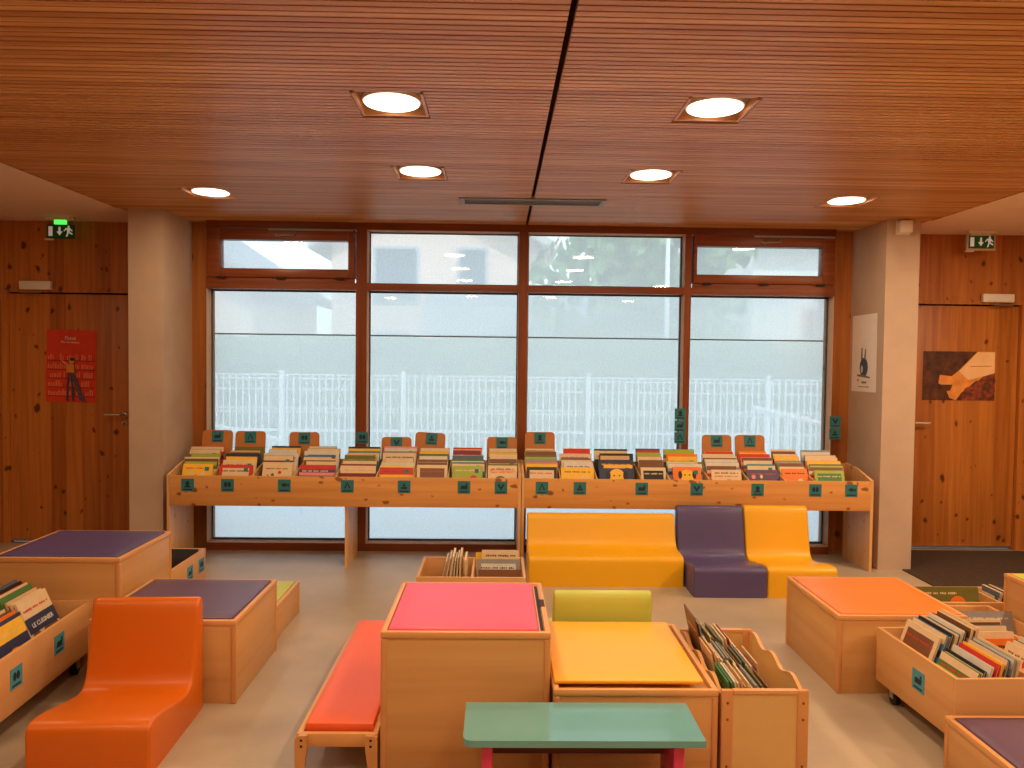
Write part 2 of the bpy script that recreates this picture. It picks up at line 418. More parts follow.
for i, (x0, x1, hop) in enumerate(bays):
    n = 'window_%d' % (i+1)
    mb = MB()
    # transom, sill and side reveals of this bay
    mb.box((x0, YF+.004, z_tr0), (x1, 6.3, z_tr1))
    w = struct(mb.build(n, W_FRAME))
    rv = MB()
    rv.box((x0, YF+.012, zb0), (x0+.004, YG-.006, z_tr0)); rv.box((x1-.004, YF+.012, zb0), (x1, YG-.006, z_tr0))
    rv.box((x0, YF+.012, zb0), (x1, YG-.006, zb0+.004))
    if not hop:
        rv.box((x0, YF+.012, z_tr1), (x0+.004, YG-.006, zt)); rv.box((x1-.004, YF+.012, z_tr1), (x1, YG-.006, zt)); rv.box((x0, YF+.012, zt-.004), (x1, YG-.006, zt))
    rv.build('reveal', W_REVEAL, w)
    gk = MB()
    def gasket(a, b_, c, d):
        t_ = .012
        gk.box((a, YG-.006, c), (a+t_, YG+.02, d)); gk.box((b_-t_, YG-.006, c), (b_, YG+.02, d)); gk.box((a, YG-.006, c), (b_, YG+.02, c+t_)); gk.box((a, YG-.006, d-t_), (b_, YG+.02, d))
    gasket(x0, x1, zb0+.004, z_tr0)
    if not hop: gasket(x0, x1, z_tr1, zt)
    gk.build('gasket', plain('dark gasket', (62, 66, 66), .6), w)
    MB().box((x0+.01, YG, zb0+.01), (x1-.01, YG+.008, z_tr0-.004)).build('glass_pane', GLASS, w)
    if not hop:
        MB().box((x0+.01, YG, z_tr1+.008), (x1-.01, YG+.008, zt-.008)).build('glass_pane', GLASS, w)
    else:
        s0, s1, sz0, sz1 = x0+.012, x1-.012, z_tr1+.035, zt-.006
        fl_, fr_ = (.106, .048) if i == 0 else (.028, .10)
        sash = MB()
        yy0, yy1 = YF-.02, YF+.07
        sash.box((s0, yy0, sz0), (s0+fl_, yy1, sz1), bev=.004); sash.box((s1-fr_, yy0, sz0), (s1, yy1, sz1), bev=.004)
        sash.box((s0+fl_, yy0, sz0), (s1-fr_, yy1, sz0+.068), bev=.004); sash.box((s0+fl_, yy0, sz1-.088), (s1-fr_, yy1, sz1), bev=.004)
        sa = sash.build('sash', W_FRAME, w)
        MB().box((s0+fl_-.006, YF+.03, sz0+.06), (s1-fr_+.006, YF+.038, sz1-.08)).build('glass_pane', GLASS, sa)
        MB().box((s0, YF+.001, z_tr1), (s1, YF+.02, sz0)).build('hinge_rail', W_FRAME, w)
        for q in (.1, .5, .9):
            xx = s0+(s1-s0)*q
            MB().box((xx-.035, yy0-.006, sz0-.012), (xx+.035, yy0+.01, sz0+.004), bev=.003).build('hinge', BLACK, sa)
        mid = (s0+s1)/2
        MB().box((mid-.09, yy0-.012, sz1-.014), (s1-.01, yy0-.001, sz1-.002)).build('opener_rod', GREYPL, sa)
        MB().tube([(mid-.03, yy0-.02, sz1-.05), (mid-.02, yy0-.02, sz1-.062), (mid+.03, yy0-.022, sz1-.055), (mid+.11, yy0-.02, sz1-.05), (mid+.12, yy0-.012, sz1-.03)], .006).build('opener_handle', METAL, sa)

wall_under = None
# outside screens hanging behind the glass
scr_lab = ['translucent pale outdoor screen behind the window beside the tree-drawing column',
           'translucent outdoor screen behind the tall pane just on the tree-drawing side of the centre post',
           'translucent outdoor screen behind the tall pane where the blue sky shows',
           'translucent pale outdoor screen behind the window beside the motion-sensor column']
for i, (x0, x1, hop) in enumerate(bays):
    t = thing('window_screen', scr_lab[i], 'blind', ((x0+x1)/2, 6.33, 0), group='screens behind the windows')
    hw = (x1-x0)/2+.025
    MB().raw([(-hw, 0, .02), (hw, 0, .02), (hw, 0, z_tr0+.03), (-hw, 0, z_tr0+.03)], [(0, 1, 2, 3)]).build('screen_cloth', SCREEN, t)
    MB().raw([(-hw, 0, z_tr0+.03), (hw, 0, z_tr0+.03), (hw, 0, 2.6), (-hw, 0, 2.6)], [(0, 1, 2, 3)]).build('upper_cloth', SCREEN2, t)
    MB().box((-hw, -.008, 1.715), (hw, -.001, 1.726)).build('seam_bar', HEM, t)

# ------------------------------------------------------------------ outside, behind the screens
GZ = -.05
struct(MB().box((-14, 6.36, GZ-.3), (16, 30, GZ)).build('ground', plain('pale paving', (196, 200, 202), .9, scale=.8, var=.08)))
HEDGE = plain('hedge green', (70, 100, 54), .9, var=.5, scale=9)
rnd = random.Random(3)
bm = bmesh.new()
bmesh.ops.create_grid(bm, x_segments=140, y_segments=14, size=1)
for v in bm.verts:
    x, z = v.co.x*11.5+1, (v.co.y+1)/2
    v.co = Vector((x, 11.6+rnd.uniform(-.08, .08)+(.25 if z > .93 else 0), GZ+z*1.9+rnd.uniform(-.05, .05)))
tag(MB().bm(bm, 0, True).build('hedge', HEDGE), 'long clipped green hedge growing behind the white wire fence', 'hedge')
FENCE = plain('white fence wire', (232, 236, 238), .5)
fx = [-5.3, -2.85, -1.25, 1.2, 3.6, 6.2]
flab = ['behind the window by the tree-drawing column, away from the centre', 'nearest the long gap, seen through the first pane', 'seen through the pane beside the centre post', 'seen through the pane under the blue sky', 'seen behind the ramp railing']
for i in range(5):
    t = thing('wire_fence', 'white wire fence panel ' + flab[i], 'fence', (fx[i], 10.2, GZ), group='wire fence panels in front of the hedge')
    L = fx[i+1]-fx[i]-.1
    mb = MB()
    k = 0.06
    while k < L:
        mb.box((k, -.004, .05), (k+.018, .004, 1.35)); k += .085
    for z in (.1, .35, .6, .62, .85, .9, 1.15, 1.29, 1.34): mb.box((.03, -.01, z), (L+.05, -.004, z+.016))
    mb.build('wire_mesh', FENCE, t)
    MB().box((-.03, -.03, 0), (.03, .03, 1.41)).build('post', FENCE, t)
# ramp rail
t = thing('ramp_railing', 'white sloping metal railing on the paving outside the last window', 'railing', (3.0, 9.0, GZ))
mb = MB()
def bar(a, b_, r=.03): mb.tube([a, b_], r)
bar((0, 0, 1.05), (1.5, 0, .72)); bar((1.5, 0, .72), (2.9, 0, 1.2)); bar((0, 0, .25), (1.5, 0, .1)); bar((1.5, 0, .1), (2.9, 0, .3))
mb.build('rail', FENCE, t)
mb = MB()
for k in range(22):
    x = k*.135; zt_ = 1.05-x*.22 if x < 1.5 else .72+(x-1.5)*.34
    mb.box((x, -.012, .05), (x+.03, .012, zt_))
mb.build('baluster', FENCE, t)
t = thing('ramp_railing', 'white stair railing low behind the book trough, by the tree-drawing column', 'railing', (-3.55, 8.2, GZ), R(55))
mb = MB(); bar((0, 0, .95), (1.6, 0, .55)); mb.build('rail', FENCE, t)
mb = MB()
for k in range(12): mb.box((k*.13, -.012, 0), (k*.13+.03, .012, .93-k*.033))
mb.build('baluster', FENCE, t)

def house(label, x0, x1, y, h, ridge, wallm, roofm, wins, depth=6, gable='side'):
    t = thing('house', label, 'house', ((x0+x1)/2, y, GZ))
    w = (x1-x0)/2
    mb = MB()
    if gable == 'front':
        mb.poly([(-w, 0), (w, 0), (w, h), (0, ridge), (-w, h)], 'Y', 0, depth)
    else: mb.box((-w, 0, 0), (w, depth, h))
    mb.build('wall', wallm, t)
    mb = MB()
    if gable == 'front':
        for s in (-1, 1): mb.poly([(s*(w+.5), h-.25), (0, ridge+.12), (0, ridge+.3), (s*(w+.5), h-.05)], 'Y', -.6, depth+.4)
    else:
        mb.poly([(-.5, h-.1), (depth/2, ridge), (depth+.5, h-.1), (depth/2, ridge+.2)], 'X', -w-.5, w+.5)
    mb.build('roof', roofm, t)
    for (a, b_, c, d) in wins:
        f = MB().box((a, -.06, c), (b_, .03, d)).build('window', plain('house shutter', (176, 182, 190), .7), t)
        MB().box((a+.08, -.09, c+.08), (b_-.08, -.065, d-.08)).build('pane', plain('house pane', (92, 102, 116), .2), f)
    return t
PINKW = plain('pink render', (236, 206, 190), .9, var=.04, scale=1); WHITEW = plain('white render', (238, 234, 228), .9, var=.03, scale=1)
GREYW = plain('grey render', (186, 190, 196), .9, var=.03, scale=1)
ROOF = plain('grey roof', (150, 152, 158), .8); ROOFP = plain('pale roof', (206, 200, 196), .8)
house('pale gabled house beyond the hedge, behind the window by the tree-drawing column', -11, -5.4, 17, 3.2, 5.0, PINKW, ROOF, [(-1.2, 0, 1.0, 2.4), (1.0, 2.0, 1.0, 2.4)], gable='front')
house('tall pink house with shutters beyond the hedge, behind the upper pane', -4.4, 1.0, 20.4, 4.6, 5.9, PINKW, ROOFP, [(-1.6, -.4, 3.0, 4.5), (.6, 1.4, 3.1, 4.5), (-1.6, -.6, 1.0, 2.3), (.2, 1.2, 1.0, 2.3)], gable='front', depth=4)
house('low grey house with long roof beyond the hedge, close to the centre post', -1.2, 4.2, 17.3, 2.2, 3.0, GREYW, ROOF, [(-1.6, -.8, .8, 1.9), (.3, 1.1, .8, 1.9)], depth=1.6)
house('cream house with large windows beyond the hedge, by the motion-sensor column', 5.6, 11.5, 17, 4.2, 5.8, WHITEW, ROOFP, [(-1.8, -.7, 1.5, 2.8), (-.2, 1.8, 1.4, 3.0)], depth=4)
LEAF = plain('tree leaves', (108, 142, 84), .8, var=.4, scale=6); BARK = plain('bark', (110, 92, 76), .9)
def tree(label, x, y, z, r, seed, n=900):
    t = thing('tree', label, 'tree', (x, y, GZ))
    MB().cyl((0, 0, 0), .16, z, n=10, r2=.08).build('trunk', BARK, t)
    rr = random.Random(seed); mb = MB()
    blobs = [(Vector((rr.uniform(-1, 1), rr.uniform(-.6, .6), rr.uniform(-.7, .7)))*r*.7, r*rr.uniform(.35, .6)) for _ in range(9)]
    for _ in range(n):
        c, br = rr.choice(blobs)
        d = Vector((rr.gauss(0, 1), rr.gauss(0, 1), rr.gauss(0, 1))).normalized()*br*rr.uniform(.6, 1)
        p = c+d+Vector((0, 0, z)); s = rr.uniform(.12, .24)
        M = Euler((rr.uniform(0, 6), rr.uniform(0, 6), rr.uniform(0, 6))).to_matrix()
        mb.raw([p+M @ Vector(q) for q in ((-s, 0, 0), (0, -s*.6, 0), (s, 0, 0), (0, s*.6, 0))], [(0, 1, 2, 3)])
    mb.build('crown', LEAF, t)
tree('broad leafy tree beyond the hedge, filling the pane under the blue sky', 3.0, 14.4, 3.3, 2.0, 5, 2200)
tree('leafy tree beyond the hedge, behind the window by the motion-sensor column', 7.6, 14.2, 3.0, 1.4, 8, 1200)
t = thing('street_lamp', 'slim pale street lamp standing before the tree outside', 'lamp', (2.75, 12.6, GZ))
MB().cyl((0, 0, 0), .05, 3.7, n=10, r2=.035).build('pole', FENCE, t)
MB().box((-.25, -.06, 3.68), (.05, .06, 3.78), bev=.02).build('lamp_head', FENCE, t)

# ------------------------------------------------------------------ pictogram tags
GLY = [
    [disc2(.0, .012, .014, .014), [(-.024, -.016), (.024, -.016), (0, .006)]],
    [[(-.026, -.012), (.02, -.012), (.026, .012), (-.02, .012)], disc2(.018, .02, .007, .007)],
    [[(-.022, -.014), (-.012, -.014), (0, .02), (.012, -.014), (.022, -.014), (0, .032)]],
    [disc2(-.012, .006, .011, .018), disc2(.012, .006, .011, .018)],
    [[(-.024, .02), (-.012, .026), (0, .004), (.012, .026), (.024, .02), (0, -.018)]],
    [[(-.02, -.014), (.02, -.014), (.02, .0), (-.02, .0)], [(-.012, .004), (.012, .004), (0, .028)]],
    [disc2(0, .006, .02, .012), [(.016, .004), (.03, .018), (.03, -.008)]],
]
def tag_mb(cx, cz, y, gi, s=.0425, M=None, mb=None):
    """square paper tag with a dark pictogram and a caption bar, facing -Y"""
    mb = mb or MB()
    mb.box((cx-s, y-.0015, cz-s), (cx+s, y, cz+s), 0, M=M)
    k = s/.0425
    for g in GLY[gi % len(GLY)]:
        mb.poly([(cx+p[0]*k, cz+p[1]*k) for p in g], 'Y', y-.0022, y-.0016, 1, M=M)
    mb.box((cx-.03*k, y-.0022, cz-.034*k), (cx+.03*k, y-.0016, cz-.026*k), 1, M=M)
    return mb

# ------------------------------------------------------------------ books
def book_mb(w, h, t, bg, art, rr, mb=None, M=None):
    """closed hardback, lower edge on z=0, front cover facing -Y. materials: 0 cover 1 pages 2.. art"""
    mb = mb or MB(); c = .0022
    mb.box((-w/2, -t/2, 0), (w/2, -t/2+c, h), 0, M=M); mb.box((-w/2, t/2-c, 0), (w/2, t/2, h), 0, M=M)
    mb.box((-w/2, -t/2+c, 0), (-w/2+c, t/2-c, h), 0, M=M)
    mb.box((-w/2+c, -t/2+c, .004), (w/2-.004, t/2-c, h-.004), 1, M=M)
    y0 = -t/2
    lay = [0]
    def P(pts, mi, new=True):
        if new or not lay[0]: lay[0] += 1
        if lay[0] > 7: lay[0] = 7
        mb.poly([(max(-w/2+.002, min(w/2-.002, p[0])), max(.002, min(h-.002, p[1]))) for p in pts], 'Y', y0-.0003*lay[0], y0-.0003*(lay[0]-1)-.00005, mi, M=M)
    def rect(a, b_, c_, d, mi, new=True): P([(a, c_), (b_, c_), (b_, d), (a, d)], mi, new)
    def title(z, n, mi, hh=.011):
        x = -w/2+.025; first = True
        for _ in range(n):
            for _k in range(rr.randint(3, 6)):
                ww = rr.uniform(.005, .010)
                if x+ww > w/2-.02: return
                rect(x, x+ww, z+rr.uniform(0, hh*.2), z+hh*rr.uniform(.75, 1), mi, first); first = False; x += ww+.0028
            x += .009
    if art == 'band':
        rect(-w/2, w/2, h*.72, h*.95, 2); title(h*.79, 5, 3); P(disc2(0, h*.4, w*.28, h*.2), 4)
    elif art == 'face':
        P(disc2(0, h*.72, w*.24, w*.24), 2); P(disc2(-w*.25, h*.76, w*.07, w*.14), 3); P(disc2(w*.25, h*.76, w*.07, w*.14), 3)
        P(disc2(-w*.08, h*.76, .006, .006), 3); P(disc2(w*.08, h*.76, .006, .006), 3)
    elif art == 'panel':
        rect(-w*.4, w*.4, h*.12, h*.9, 2); title(h*.78, 4, 3); P(disc2(rr.uniform(-.03, .03), h*.42, w*.2, h*.15), 4)
    elif art == 'stripe':
        rect(-w/2, w/2, h*.86, h, 2); rect(-w/2, w/2, h*.66, h*.76, 3); title(h*.78, 4, 4, .012)
    elif art == 'dots':
        title(h*.84, 5, 2)
        for _ in range(9): P(disc2(rr.uniform(-w*.4, w*.4), rr.uniform(h*.15, h*.8), rr.uniform(.006, .018), rr.uniform(.006, .018), 8), rr.choice((2, 3, 4)), _ % 3 == 0)
    elif art == 'hills':
        P([(-w/2, 0), (w/2, 0), (w/2, h*.5), (w*.2, h*.66), (-w*.1, h*.48), (-w*.3, h*.6), (-w/2, h*.45)], 2)
        title(h*.83, 5, 3, .013); P(disc2(w*.2, h*.6, w*.12, w*.12), 4)
    elif art == 'bare': pass
    else:
        title(h*.86, 5, 2, .013); title(h*.76, 4, 3, .010)
        P(disc2(rr.uniform(-.02, .02), h*.5, w*.22, h*.18), 4); P(disc2(w*.2, h*.45, w*.1, h*.12), 2)
    if rr.random() < .4: rect(w*.24, w*.24+.03, h*.78, h*.78+.03, 5)
    return mb
ARTS = ['band', 'panel', 'stripe', 'dots', 'hills', 'plainart']
PAIR = {'cream': ('brown', 'red', 'olive'), 'white': ('slate', 'red', 'yellow'), 'yellow': ('red', 'brown', 'cream'), 'orange': ('yellow', 'black', 'cream'), 'red': ('cream', 'navy', 'yellow'),
        'darkred': ('cream', 'beige', 'black'), 'navy': ('yellow', 'cream', 'orange'), 'blue': ('cream', 'navy', 'yellow'), 'teal': ('cream', 'navy', 'orange'), 'green': ('cream', 'lime', 'red'),
        'lime': ('green', 'cream', 'red'), 'olive': ('lime', 'cream', 'orange'), 'brown': ('cream', 'orange', 'black'), 'black': ('cream', 'red', 'grey'), 'grey': ('white', 'navy', 'red'),
        'purple': ('red', 'pink', 'cream'), 'pink': ('white', 'red', 'navy'), 'slate': ('cream', 'orange', 'white'), 'beige': ('brown', 'red', 'cream')}
def book_mats(bg, over=None):
    p = over or PAIR[bg]
    return [book_mat(bg), PAGES, book_mat(p[0]), book_mat(p[1]), book_mat(p[2]), TAGTEAL]
def colour_word(c):
    return {'lime': 'lime green', 'slate': 'slate grey', 'olive': 'olive green', 'navy': 'navy blue', 'darkred': 'dark red', 'beige': 'tan', 'black': 'black', 'teal': 'teal'}.get(c, c)

# ------------------------------------------------------------------ the long book trough
YT0, YT1 = 5.60, 6.045
def base_z(y): return .492+(y-YT0)*.22
def trough(label, X0, X1, legx, bounds, tags, side):
    t = thing('book_trough', label, 'book trough', ((X0+X1)/2, YT0, 0))
    ox = (X0+X1)/2
    th = .02
    MB().box((X0+th-ox, 0, .452), (X1-th-ox, th, .670), bev=.002).build('front_panel', W_PINE, t)
    MB().box((X0+th-ox, YT1-YT0-th, .50), (X1-th-ox, YT1-YT0, .745)).build('back_panel', W_PINE, t)
    MB().poly([(th, .476), (YT1-YT0-th, .575), (YT1-YT0-th, .589), (th, .492)], 'X', X0+th-ox, X1-th-ox).build('base_panel', W_PINE, t)
    prof = [(0, 0), (YT1-YT0, 0), (YT1-YT0, .752), (.25, .738), (0, .676)]
    for xx in (X0, X1-th):
        MB().poly(prof, 'X', xx-ox, xx+th-ox).build('side_panel', W_PINEZ, t)
    if legx:
        MB().box((legx-th/2-ox, .0205, 0), (legx+th/2-ox, YT1-YT0-.02, .472)).build('leg_panel', W_PINEZ, t)
    for bx in bounds[1:-1]:
        MB().poly([(th, base_z(YT0+th)+.001), (.35, base_z(YT0+.35)+.001), (.35, .742), (th, .668)], 'X', bx-.004-ox, bx+.004-ox).build('divider', W_BIRCH, t)
    for i, x in enumerate(tags):
        tag_mb(x-ox, .602, 0, i*3+side, s=.046).build('pictogram_label', [TAGTEAL, TAGINK], t)
    return t
bL = [-2.375, -2.085, -1.79, -1.485, -1.18, -.885, -.61, -.36, -.08, .165]
bR = [.20, .468, .737, 1.065, 1.275, 1.57, 1.862, 2.13, 2.345, 2.758]
trough('long pale pine book trough on panel legs, the half beside the tree-drawing column', -2.395, .178, -1.10, bL, [-2.244, -1.956, -1.545, -1.089, -.676, -.24, .03], 0)
trough('long pale pine book trough on panel legs, the half behind the yellow sofa', 0.182, 2.778, 1.47, bR, [.33, .608, 1.062, 1.467, 1.917, 2.345, 2.612], 2)

COMP = [
    [('yellow', 'dots'), ('cream', 'band'), ('olive', 'stripe'), ('slate', 'stripe'), ('red', 'stripe')],
    [('red', 'panel'), ('cream', 'hills'), ('yellow', 'dots'), ('beige', 'band'), ('olive', 'dots')],
    [('cream', 'dots'), ('cream', 'plainart'), ('white', 'dots'), ('grey', 'stripe'), ('navy', 'band')],
    [('purple', 'stripe'), ('cream', 'dots'), ('cream', 'band'), ('white', 'panel'), ('slate', 'stripe'), ('green', 'stripe')],
    [('darkred', 'band'), ('cream', 'plainart'), ('lime', 'stripe'), ('olive', 'hills'), ('red', 'stripe'), ('navy', 'band')],
    [('yellow', 'band'), ('white', 'dots'), ('slate', 'stripe'), ('cream', 'plainart'), ('pink', 'band')],
    [('cream', 'panel'), ('cream', 'stripe'), ('beige', 'stripe'), ('white', 'plainart'), ('orange', 'stripe'), ('brown', 'stripe')],
    [('lime', 'hills'), ('green', 'band'), ('white', 'stripe'), ('darkred', 'dots'), ('red', 'band')],
    [('cream', 'petit'), ('cream', 'stripe'), ('green', 'stripe'), ('navy', 'stripe'), ('slate', 'stripe')],
    [('black', 'panel'), ('grey', 'dots'), ('olive', 'band'), ('cream', 'stripe'), ('cream', 'band')],
    [('yellow', 'hills'), ('white', 'dots'), ('red', 'panel'), ('cream', 'plainart'), ('yellow', 'stripe')],
    [('navy', 'face'), ('orange', 'stripe'), ('beige', 'dots'), ('black', 'dots'), ('black', 'band')],
    [('cream', 'border'), ('brown', 'dots'), ('cream', 'stripe'), ('darkred', 'stripe'), ('purple', 'band')],
    [('orange', 'face'), ('grey', 'stripe'), ('yellow', 'dots'), ('orange', 'hills'), ('olive', 'stripe')],
    [('cream', 'plainart'), ('beige', 'stripe'), ('grey', 'stripe'), ('cream', 'band'), ('green', 'stripe'), ('yellow', 'stripe')],
    [('purple', 'dots'), ('slate', 'stripe'), ('cream', 'stripe'), ('red', 'hills'), ('orange', 'band')],
    [('orange', 'hills'), ('cream', 'dots'), ('beige', 'stripe'), ('orange', 'stripe'), ('black', 'stripe'), ('cream', 'band')],
    [('lime', 'panel'), ('cream', 'stripe'), ('orange', 'stripe'), ('cream', 'dots'), ('slate', 'stripe'), ('grey', 'band')],
]
ORD = ['first', 'second', 'third', 'fourth', 'fifth', 'sixth', 'seventh', 'eighth', 'ninth', 'tenth', 'eleventh', 'twelfth']
def comp_phrase(ci):
    if ci < 9: return '%s trough compartment from the tree-drawing column' % ORD[ci]
    return '%s trough compartment from the motion-sensor column' % ORD[17-ci]
_rx = random.Random(55)
for _c in COMP:
    _c.insert(_rx.randint(1, len(_c)-1), (_rx.choice(['slate', 'navy', 'brown', 'olive', 'darkred', 'grey', 'teal', 'beige', 'green', 'orange', 'blue']), _rx.choice(['stripe', 'band', 'dots'])))
bnds = [(bL[i], bL[i+1]) for i in range(9)]+[(bR[i], bR[i+1]) for i in range(9)]
for ci, books in enumerate(COMP):
    rr = random.Random(100+ci)
    x0, x1 = bnds[ci]; cw = x1-x0-.016
    if ci == 17: cw -= .09
    n = len(books)
    ys = 5.662; span = 5.912-5.662
    for i, (bg, art) in enumerate(books):
        w = min(cw-.006, rr.uniform(.21, .27))
        h = rr.uniform(.228, .25)+.05*(i/(n-1))
        t = rr.uniform(.007, .012)
        a = R(20-8*i/(n-1)+rr.uniform(-.6, .6))
        y = ys+span*i/(n-1)
        slack = (cw-w)/2
        x = (x0+x1)/2+rr.uniform(-slack, slack)*.8
        if ci == 17: x -= .045
        z = base_z(y)+t/2*(math.sin(a)+.22)+.003
        over = None
        if art == 'face':
            over = ('yellow', 'black', 'cream')
            mb = book_mb(w, h, t, bg, 'face', rr); 
        elif art == 'petit':
            mb = MB(); mb2 = book_mb(w, h, t, bg, 'none2', random.Random(2), mb)
            over = ('brown', 'orange', 'olive')
        elif art == 'border':
            mb = book_mb(w, h, t, bg, 'panel', rr); over = ('black', 'cream', 'brown')
        else: mb = book_mb(w, h, t, bg, art, rr)
        place = 'in front of' if i == 0 else ('at the back of' if i == n-1 else None)
        if i == 0: lab = '%s picture book at the front of the %s' % (colour_word(bg), comp_phrase(ci))
        elif i == n-1: lab = '%s picture book at the back of the %s' % (colour_word(bg), comp_phrase(ci))
        else: lab = '%s picture book, %s from the front, %s' % (colour_word(bg), ORD[i], comp_phrase(ci))
        if art == 'petit': lab = 'cream book titled PETIT DRAGON at the front of the trough by the centre post'
        if art == 'face': lab = '%s book with a round yellow face on its cover, front of the trough' % colour_word(bg)
        if art == 'petit':
            vs, fs = text_mb('PETIT DRAGON', .026, Matrix.Translation((0, -t/2-.0022, h*.80)))
            mb.raw(vs, fs, 3)
        o = mb.build('picture_book', book_mats(bg, over), None, (x, y, z), (-a, 0, 0))
        tag(o, lab, 'book', 'picture books in the long trough')

tabs = [(-2.175, .962, 'at the tree-drawing end of the trough'), (-1.921, .957, 'second in the trough from the tree-drawing column'), (-1.503, .953, 'third in the trough from the tree-drawing column'), (-.787, .922, 'nearest past the first window post'),
        (-.541, .948, 'tilted, second past the first window post'), (.036, .930, 'just on the tree-drawing side of the centre window post'), (.333, .972, 'just on the sofa side of the centre window post'), (1.725, .963, 'above the purple chair, nearer the three stacked tags'), (1.987, .965, 'above the yellow chair, farther from the three stacked tags')]
for i, (x, zt_, lab) in enumerate(tabs):
    y = 5.972; z0 = base_z(y)+.005; h = zt_-z0+.004
    if i == 4: z0 += .012
    o = thing('index_board', 'brown divider board with teal tag, ' + lab, 'divider board', (x, y, z0), group='plywood divider boards in the trough')
    o.rotation_euler = (R(-7), R(3 if i == 4 else 0), 0)
    MB().poly(rrect(-.117, .117, 0, h, .03, corners=(0, 0, 1, 1)), 'Y', -.004, .004).build('board', W_TAB, o)
    tag_mb(.0 if i != 4 else .01, h-.05, -.0045, i+1, s=.045).build('pictogram_label', [TAGTEAL, TAGINK], o)
    # lower half stays behind the books
# tags stuck on the window posts
for (x, z, lab, gi) in [(1.455, 1.12, 'topmost of the three teal tags stacked on the third window post', 0), (1.455, 1.025, 'middle one of the three teal tags stacked on the third window post', 1), (1.455, .93, 'lowest of the three teal tags stacked on the third window post', 2),
                        (-1.07, .905, 'single teal tag stuck low on the first window post', 3), (2.70, 1.07, 'upper of two teal tags on the window jamb by the motion-sensor column', 4), (2.70, .975, 'lower of two teal tags on the window jamb by the motion-sensor column', 5)]:
    o = tag_mb(0, 0, 0, gi, s=.045).build('pictogram_sign', [TAGTEAL, TAGINK], None, (x, YF-.0006, z))
    tag(o, lab, 'sign', 'teal pictogram tags on the window posts')

# ------------------------------------------------------------------ box seats
def cushion_mb(x0, x1, y0, y1, z0, z1, seed, amp=.003, curl=0.0):
    bm = bmesh.new()
    bmesh.ops.create_cube(bm, size=1)
    for v in bm.verts: v.co = Vector(((x0+x1)/2+v.co.x*(x1-x0), (y0+y1)/2+v.co.y*(y1-y0), (z0+z1)/2+v.co.z*(z1-z0)))
    bmesh.ops.bevel(bm, geom=list(bm.edges), offset=min(.009, (z1-z0)*.38), segments=2, affect='EDGES', profile=.5)
    big = [f for f in bm.faces if abs(f.normal.z) > .99]
    bmesh.ops.subdivide_edges(bm, edges=[e for f in big for e in f.edges], cuts=10, use_grid_fill=True)
    rr = random.Random(seed); ph = [rr.uniform(0, 6) for _ in range(4)]
    for v in bm.verts:
        u, w = (v.co.x-x0)/(x1-x0), (v.co.y-y0)/(y1-y0)
        if v.co.z > (z0+z1)/2:
            e = max(0, min(u, 1-u, w, 1-w))
            v.co.z += amp*(.5+.5*math.sin(5*u+ph[0]+3*w)*math.cos(4*w+ph[1]))*min(1, e*8)+.004*min(1, e*6)
        if curl: v.co.z += curl*((1-w)**2)*(.3+.7*abs(2*u-1)**2)
    return MB().bm(bm, 0, True)
def box_seat(label, x0, x1, y0, y1, h, vinyl, seed, slot=False, curl=0.0, shift=(0, 0), rimw=.021):
    cx, cy = (x0+x1)/2, (y0+y1)/2
    t = thing('box_seat', label, 'box seat', (cx, cy, 0), group='beech box seats with vinyl pads')
    a, b_ = (x1-x0)/2, (y1-y0)/2
    MB().box((-a+.004, -b_+.004, .0), (a-.004, b_-.004, h-.024), bev=.003).build('body', W_BEECHX, t)
    for sx in (-1, 1):
        for sy in (-1, 1):
            MB().box((sx*a, sy*b_, 0), (sx*(a-.024), sy*(b_-.024), h-.026), bev=.006, seg=3).build('corner_post', W_BEECHZ, t)
    mb = MB(); r = rimw; z0, z1 = h-.026, h
    mb.box((-a-.001, -b_-.001, z0), (a+.001, -b_+r, z1), bev=.006); mb.box((-a-.001, b_-r, z0), (a+.001, b_+.001, z1), bev=.006)
    mb.box((-a-.001, -b_+r-.004, z0), (-a+r, b_-r+.004, z1), bev=.006); mb.box((a-r, -b_+r-.004, z0), (a+.001, b_-r+.004, z1), bev=.006)
    if slot: mb.box((a-r-.02, -b_+r, z0), (a-r, b_-r, z1-.008))
    mb.build('top_rim', W_BEECHRIM, t)
    cushion_mb(-a+r+.002-(.018 if shift[1] else 0), a-r-.002-(.02 if slot or shift[1] else 0), -b_+r+.002+shift[1], b_-r-.002, h-.022+(.0225 if shift[1] else 0), h+.004+(.011 if shift[1] else 0), seed, curl=curl).build('cushion', vinyl, t)
    if slot:
        MB().box((a-r-.004, -.02, h-.001), (a-.004, .07, h+.0006)).build('finger_slot', DARKRED, t)
        MB().box((a-r-.014, -b_+r+.02, h-.007), (a-r-.002, b_-r-.02, h-.0055)).build('pad_strap', BLACK, t)
    return t
box_seat('tall beech box seat with a purple pad, before the door with the red poster', -2.472, -1.838, 3.765, 4.365, .55, V_PURPLE, 1)
box_seat('medium beech box seat with a dark purple pad, behind the orange chair', -1.80, -1.148, 3.39, 4.03, .375, V_AUB, 2)
box_seat('low beech box seat with a lime green pad, behind the medium purple one', -1.80, -1.185, 4.045, 4.635, .19, V_GREEN, 3)
box_seat('tall beech box seat with a pink pad, in the centre of the room', -.417, .203, 2.775, 3.405, .55, V_PINK, 4, slot=True)
box_seat('medium beech box seat with a loose yellow pad, beside the pink one', .21, .80, 2.695, 3.385, .375, V_YELLOW, 5, shift=(0, .018))
box_seat('medium beech box seat with an orange pad, near the motion-sensor column', 1.597, 2.21, 3.52, 4.165, .37, V_ORANGE, 6)
box_seat('beech box seat with a pale green pad, just beyond the square book bin', 2.672, 3.29, 3.35, 3.97, .45, V_GREEN, 7)
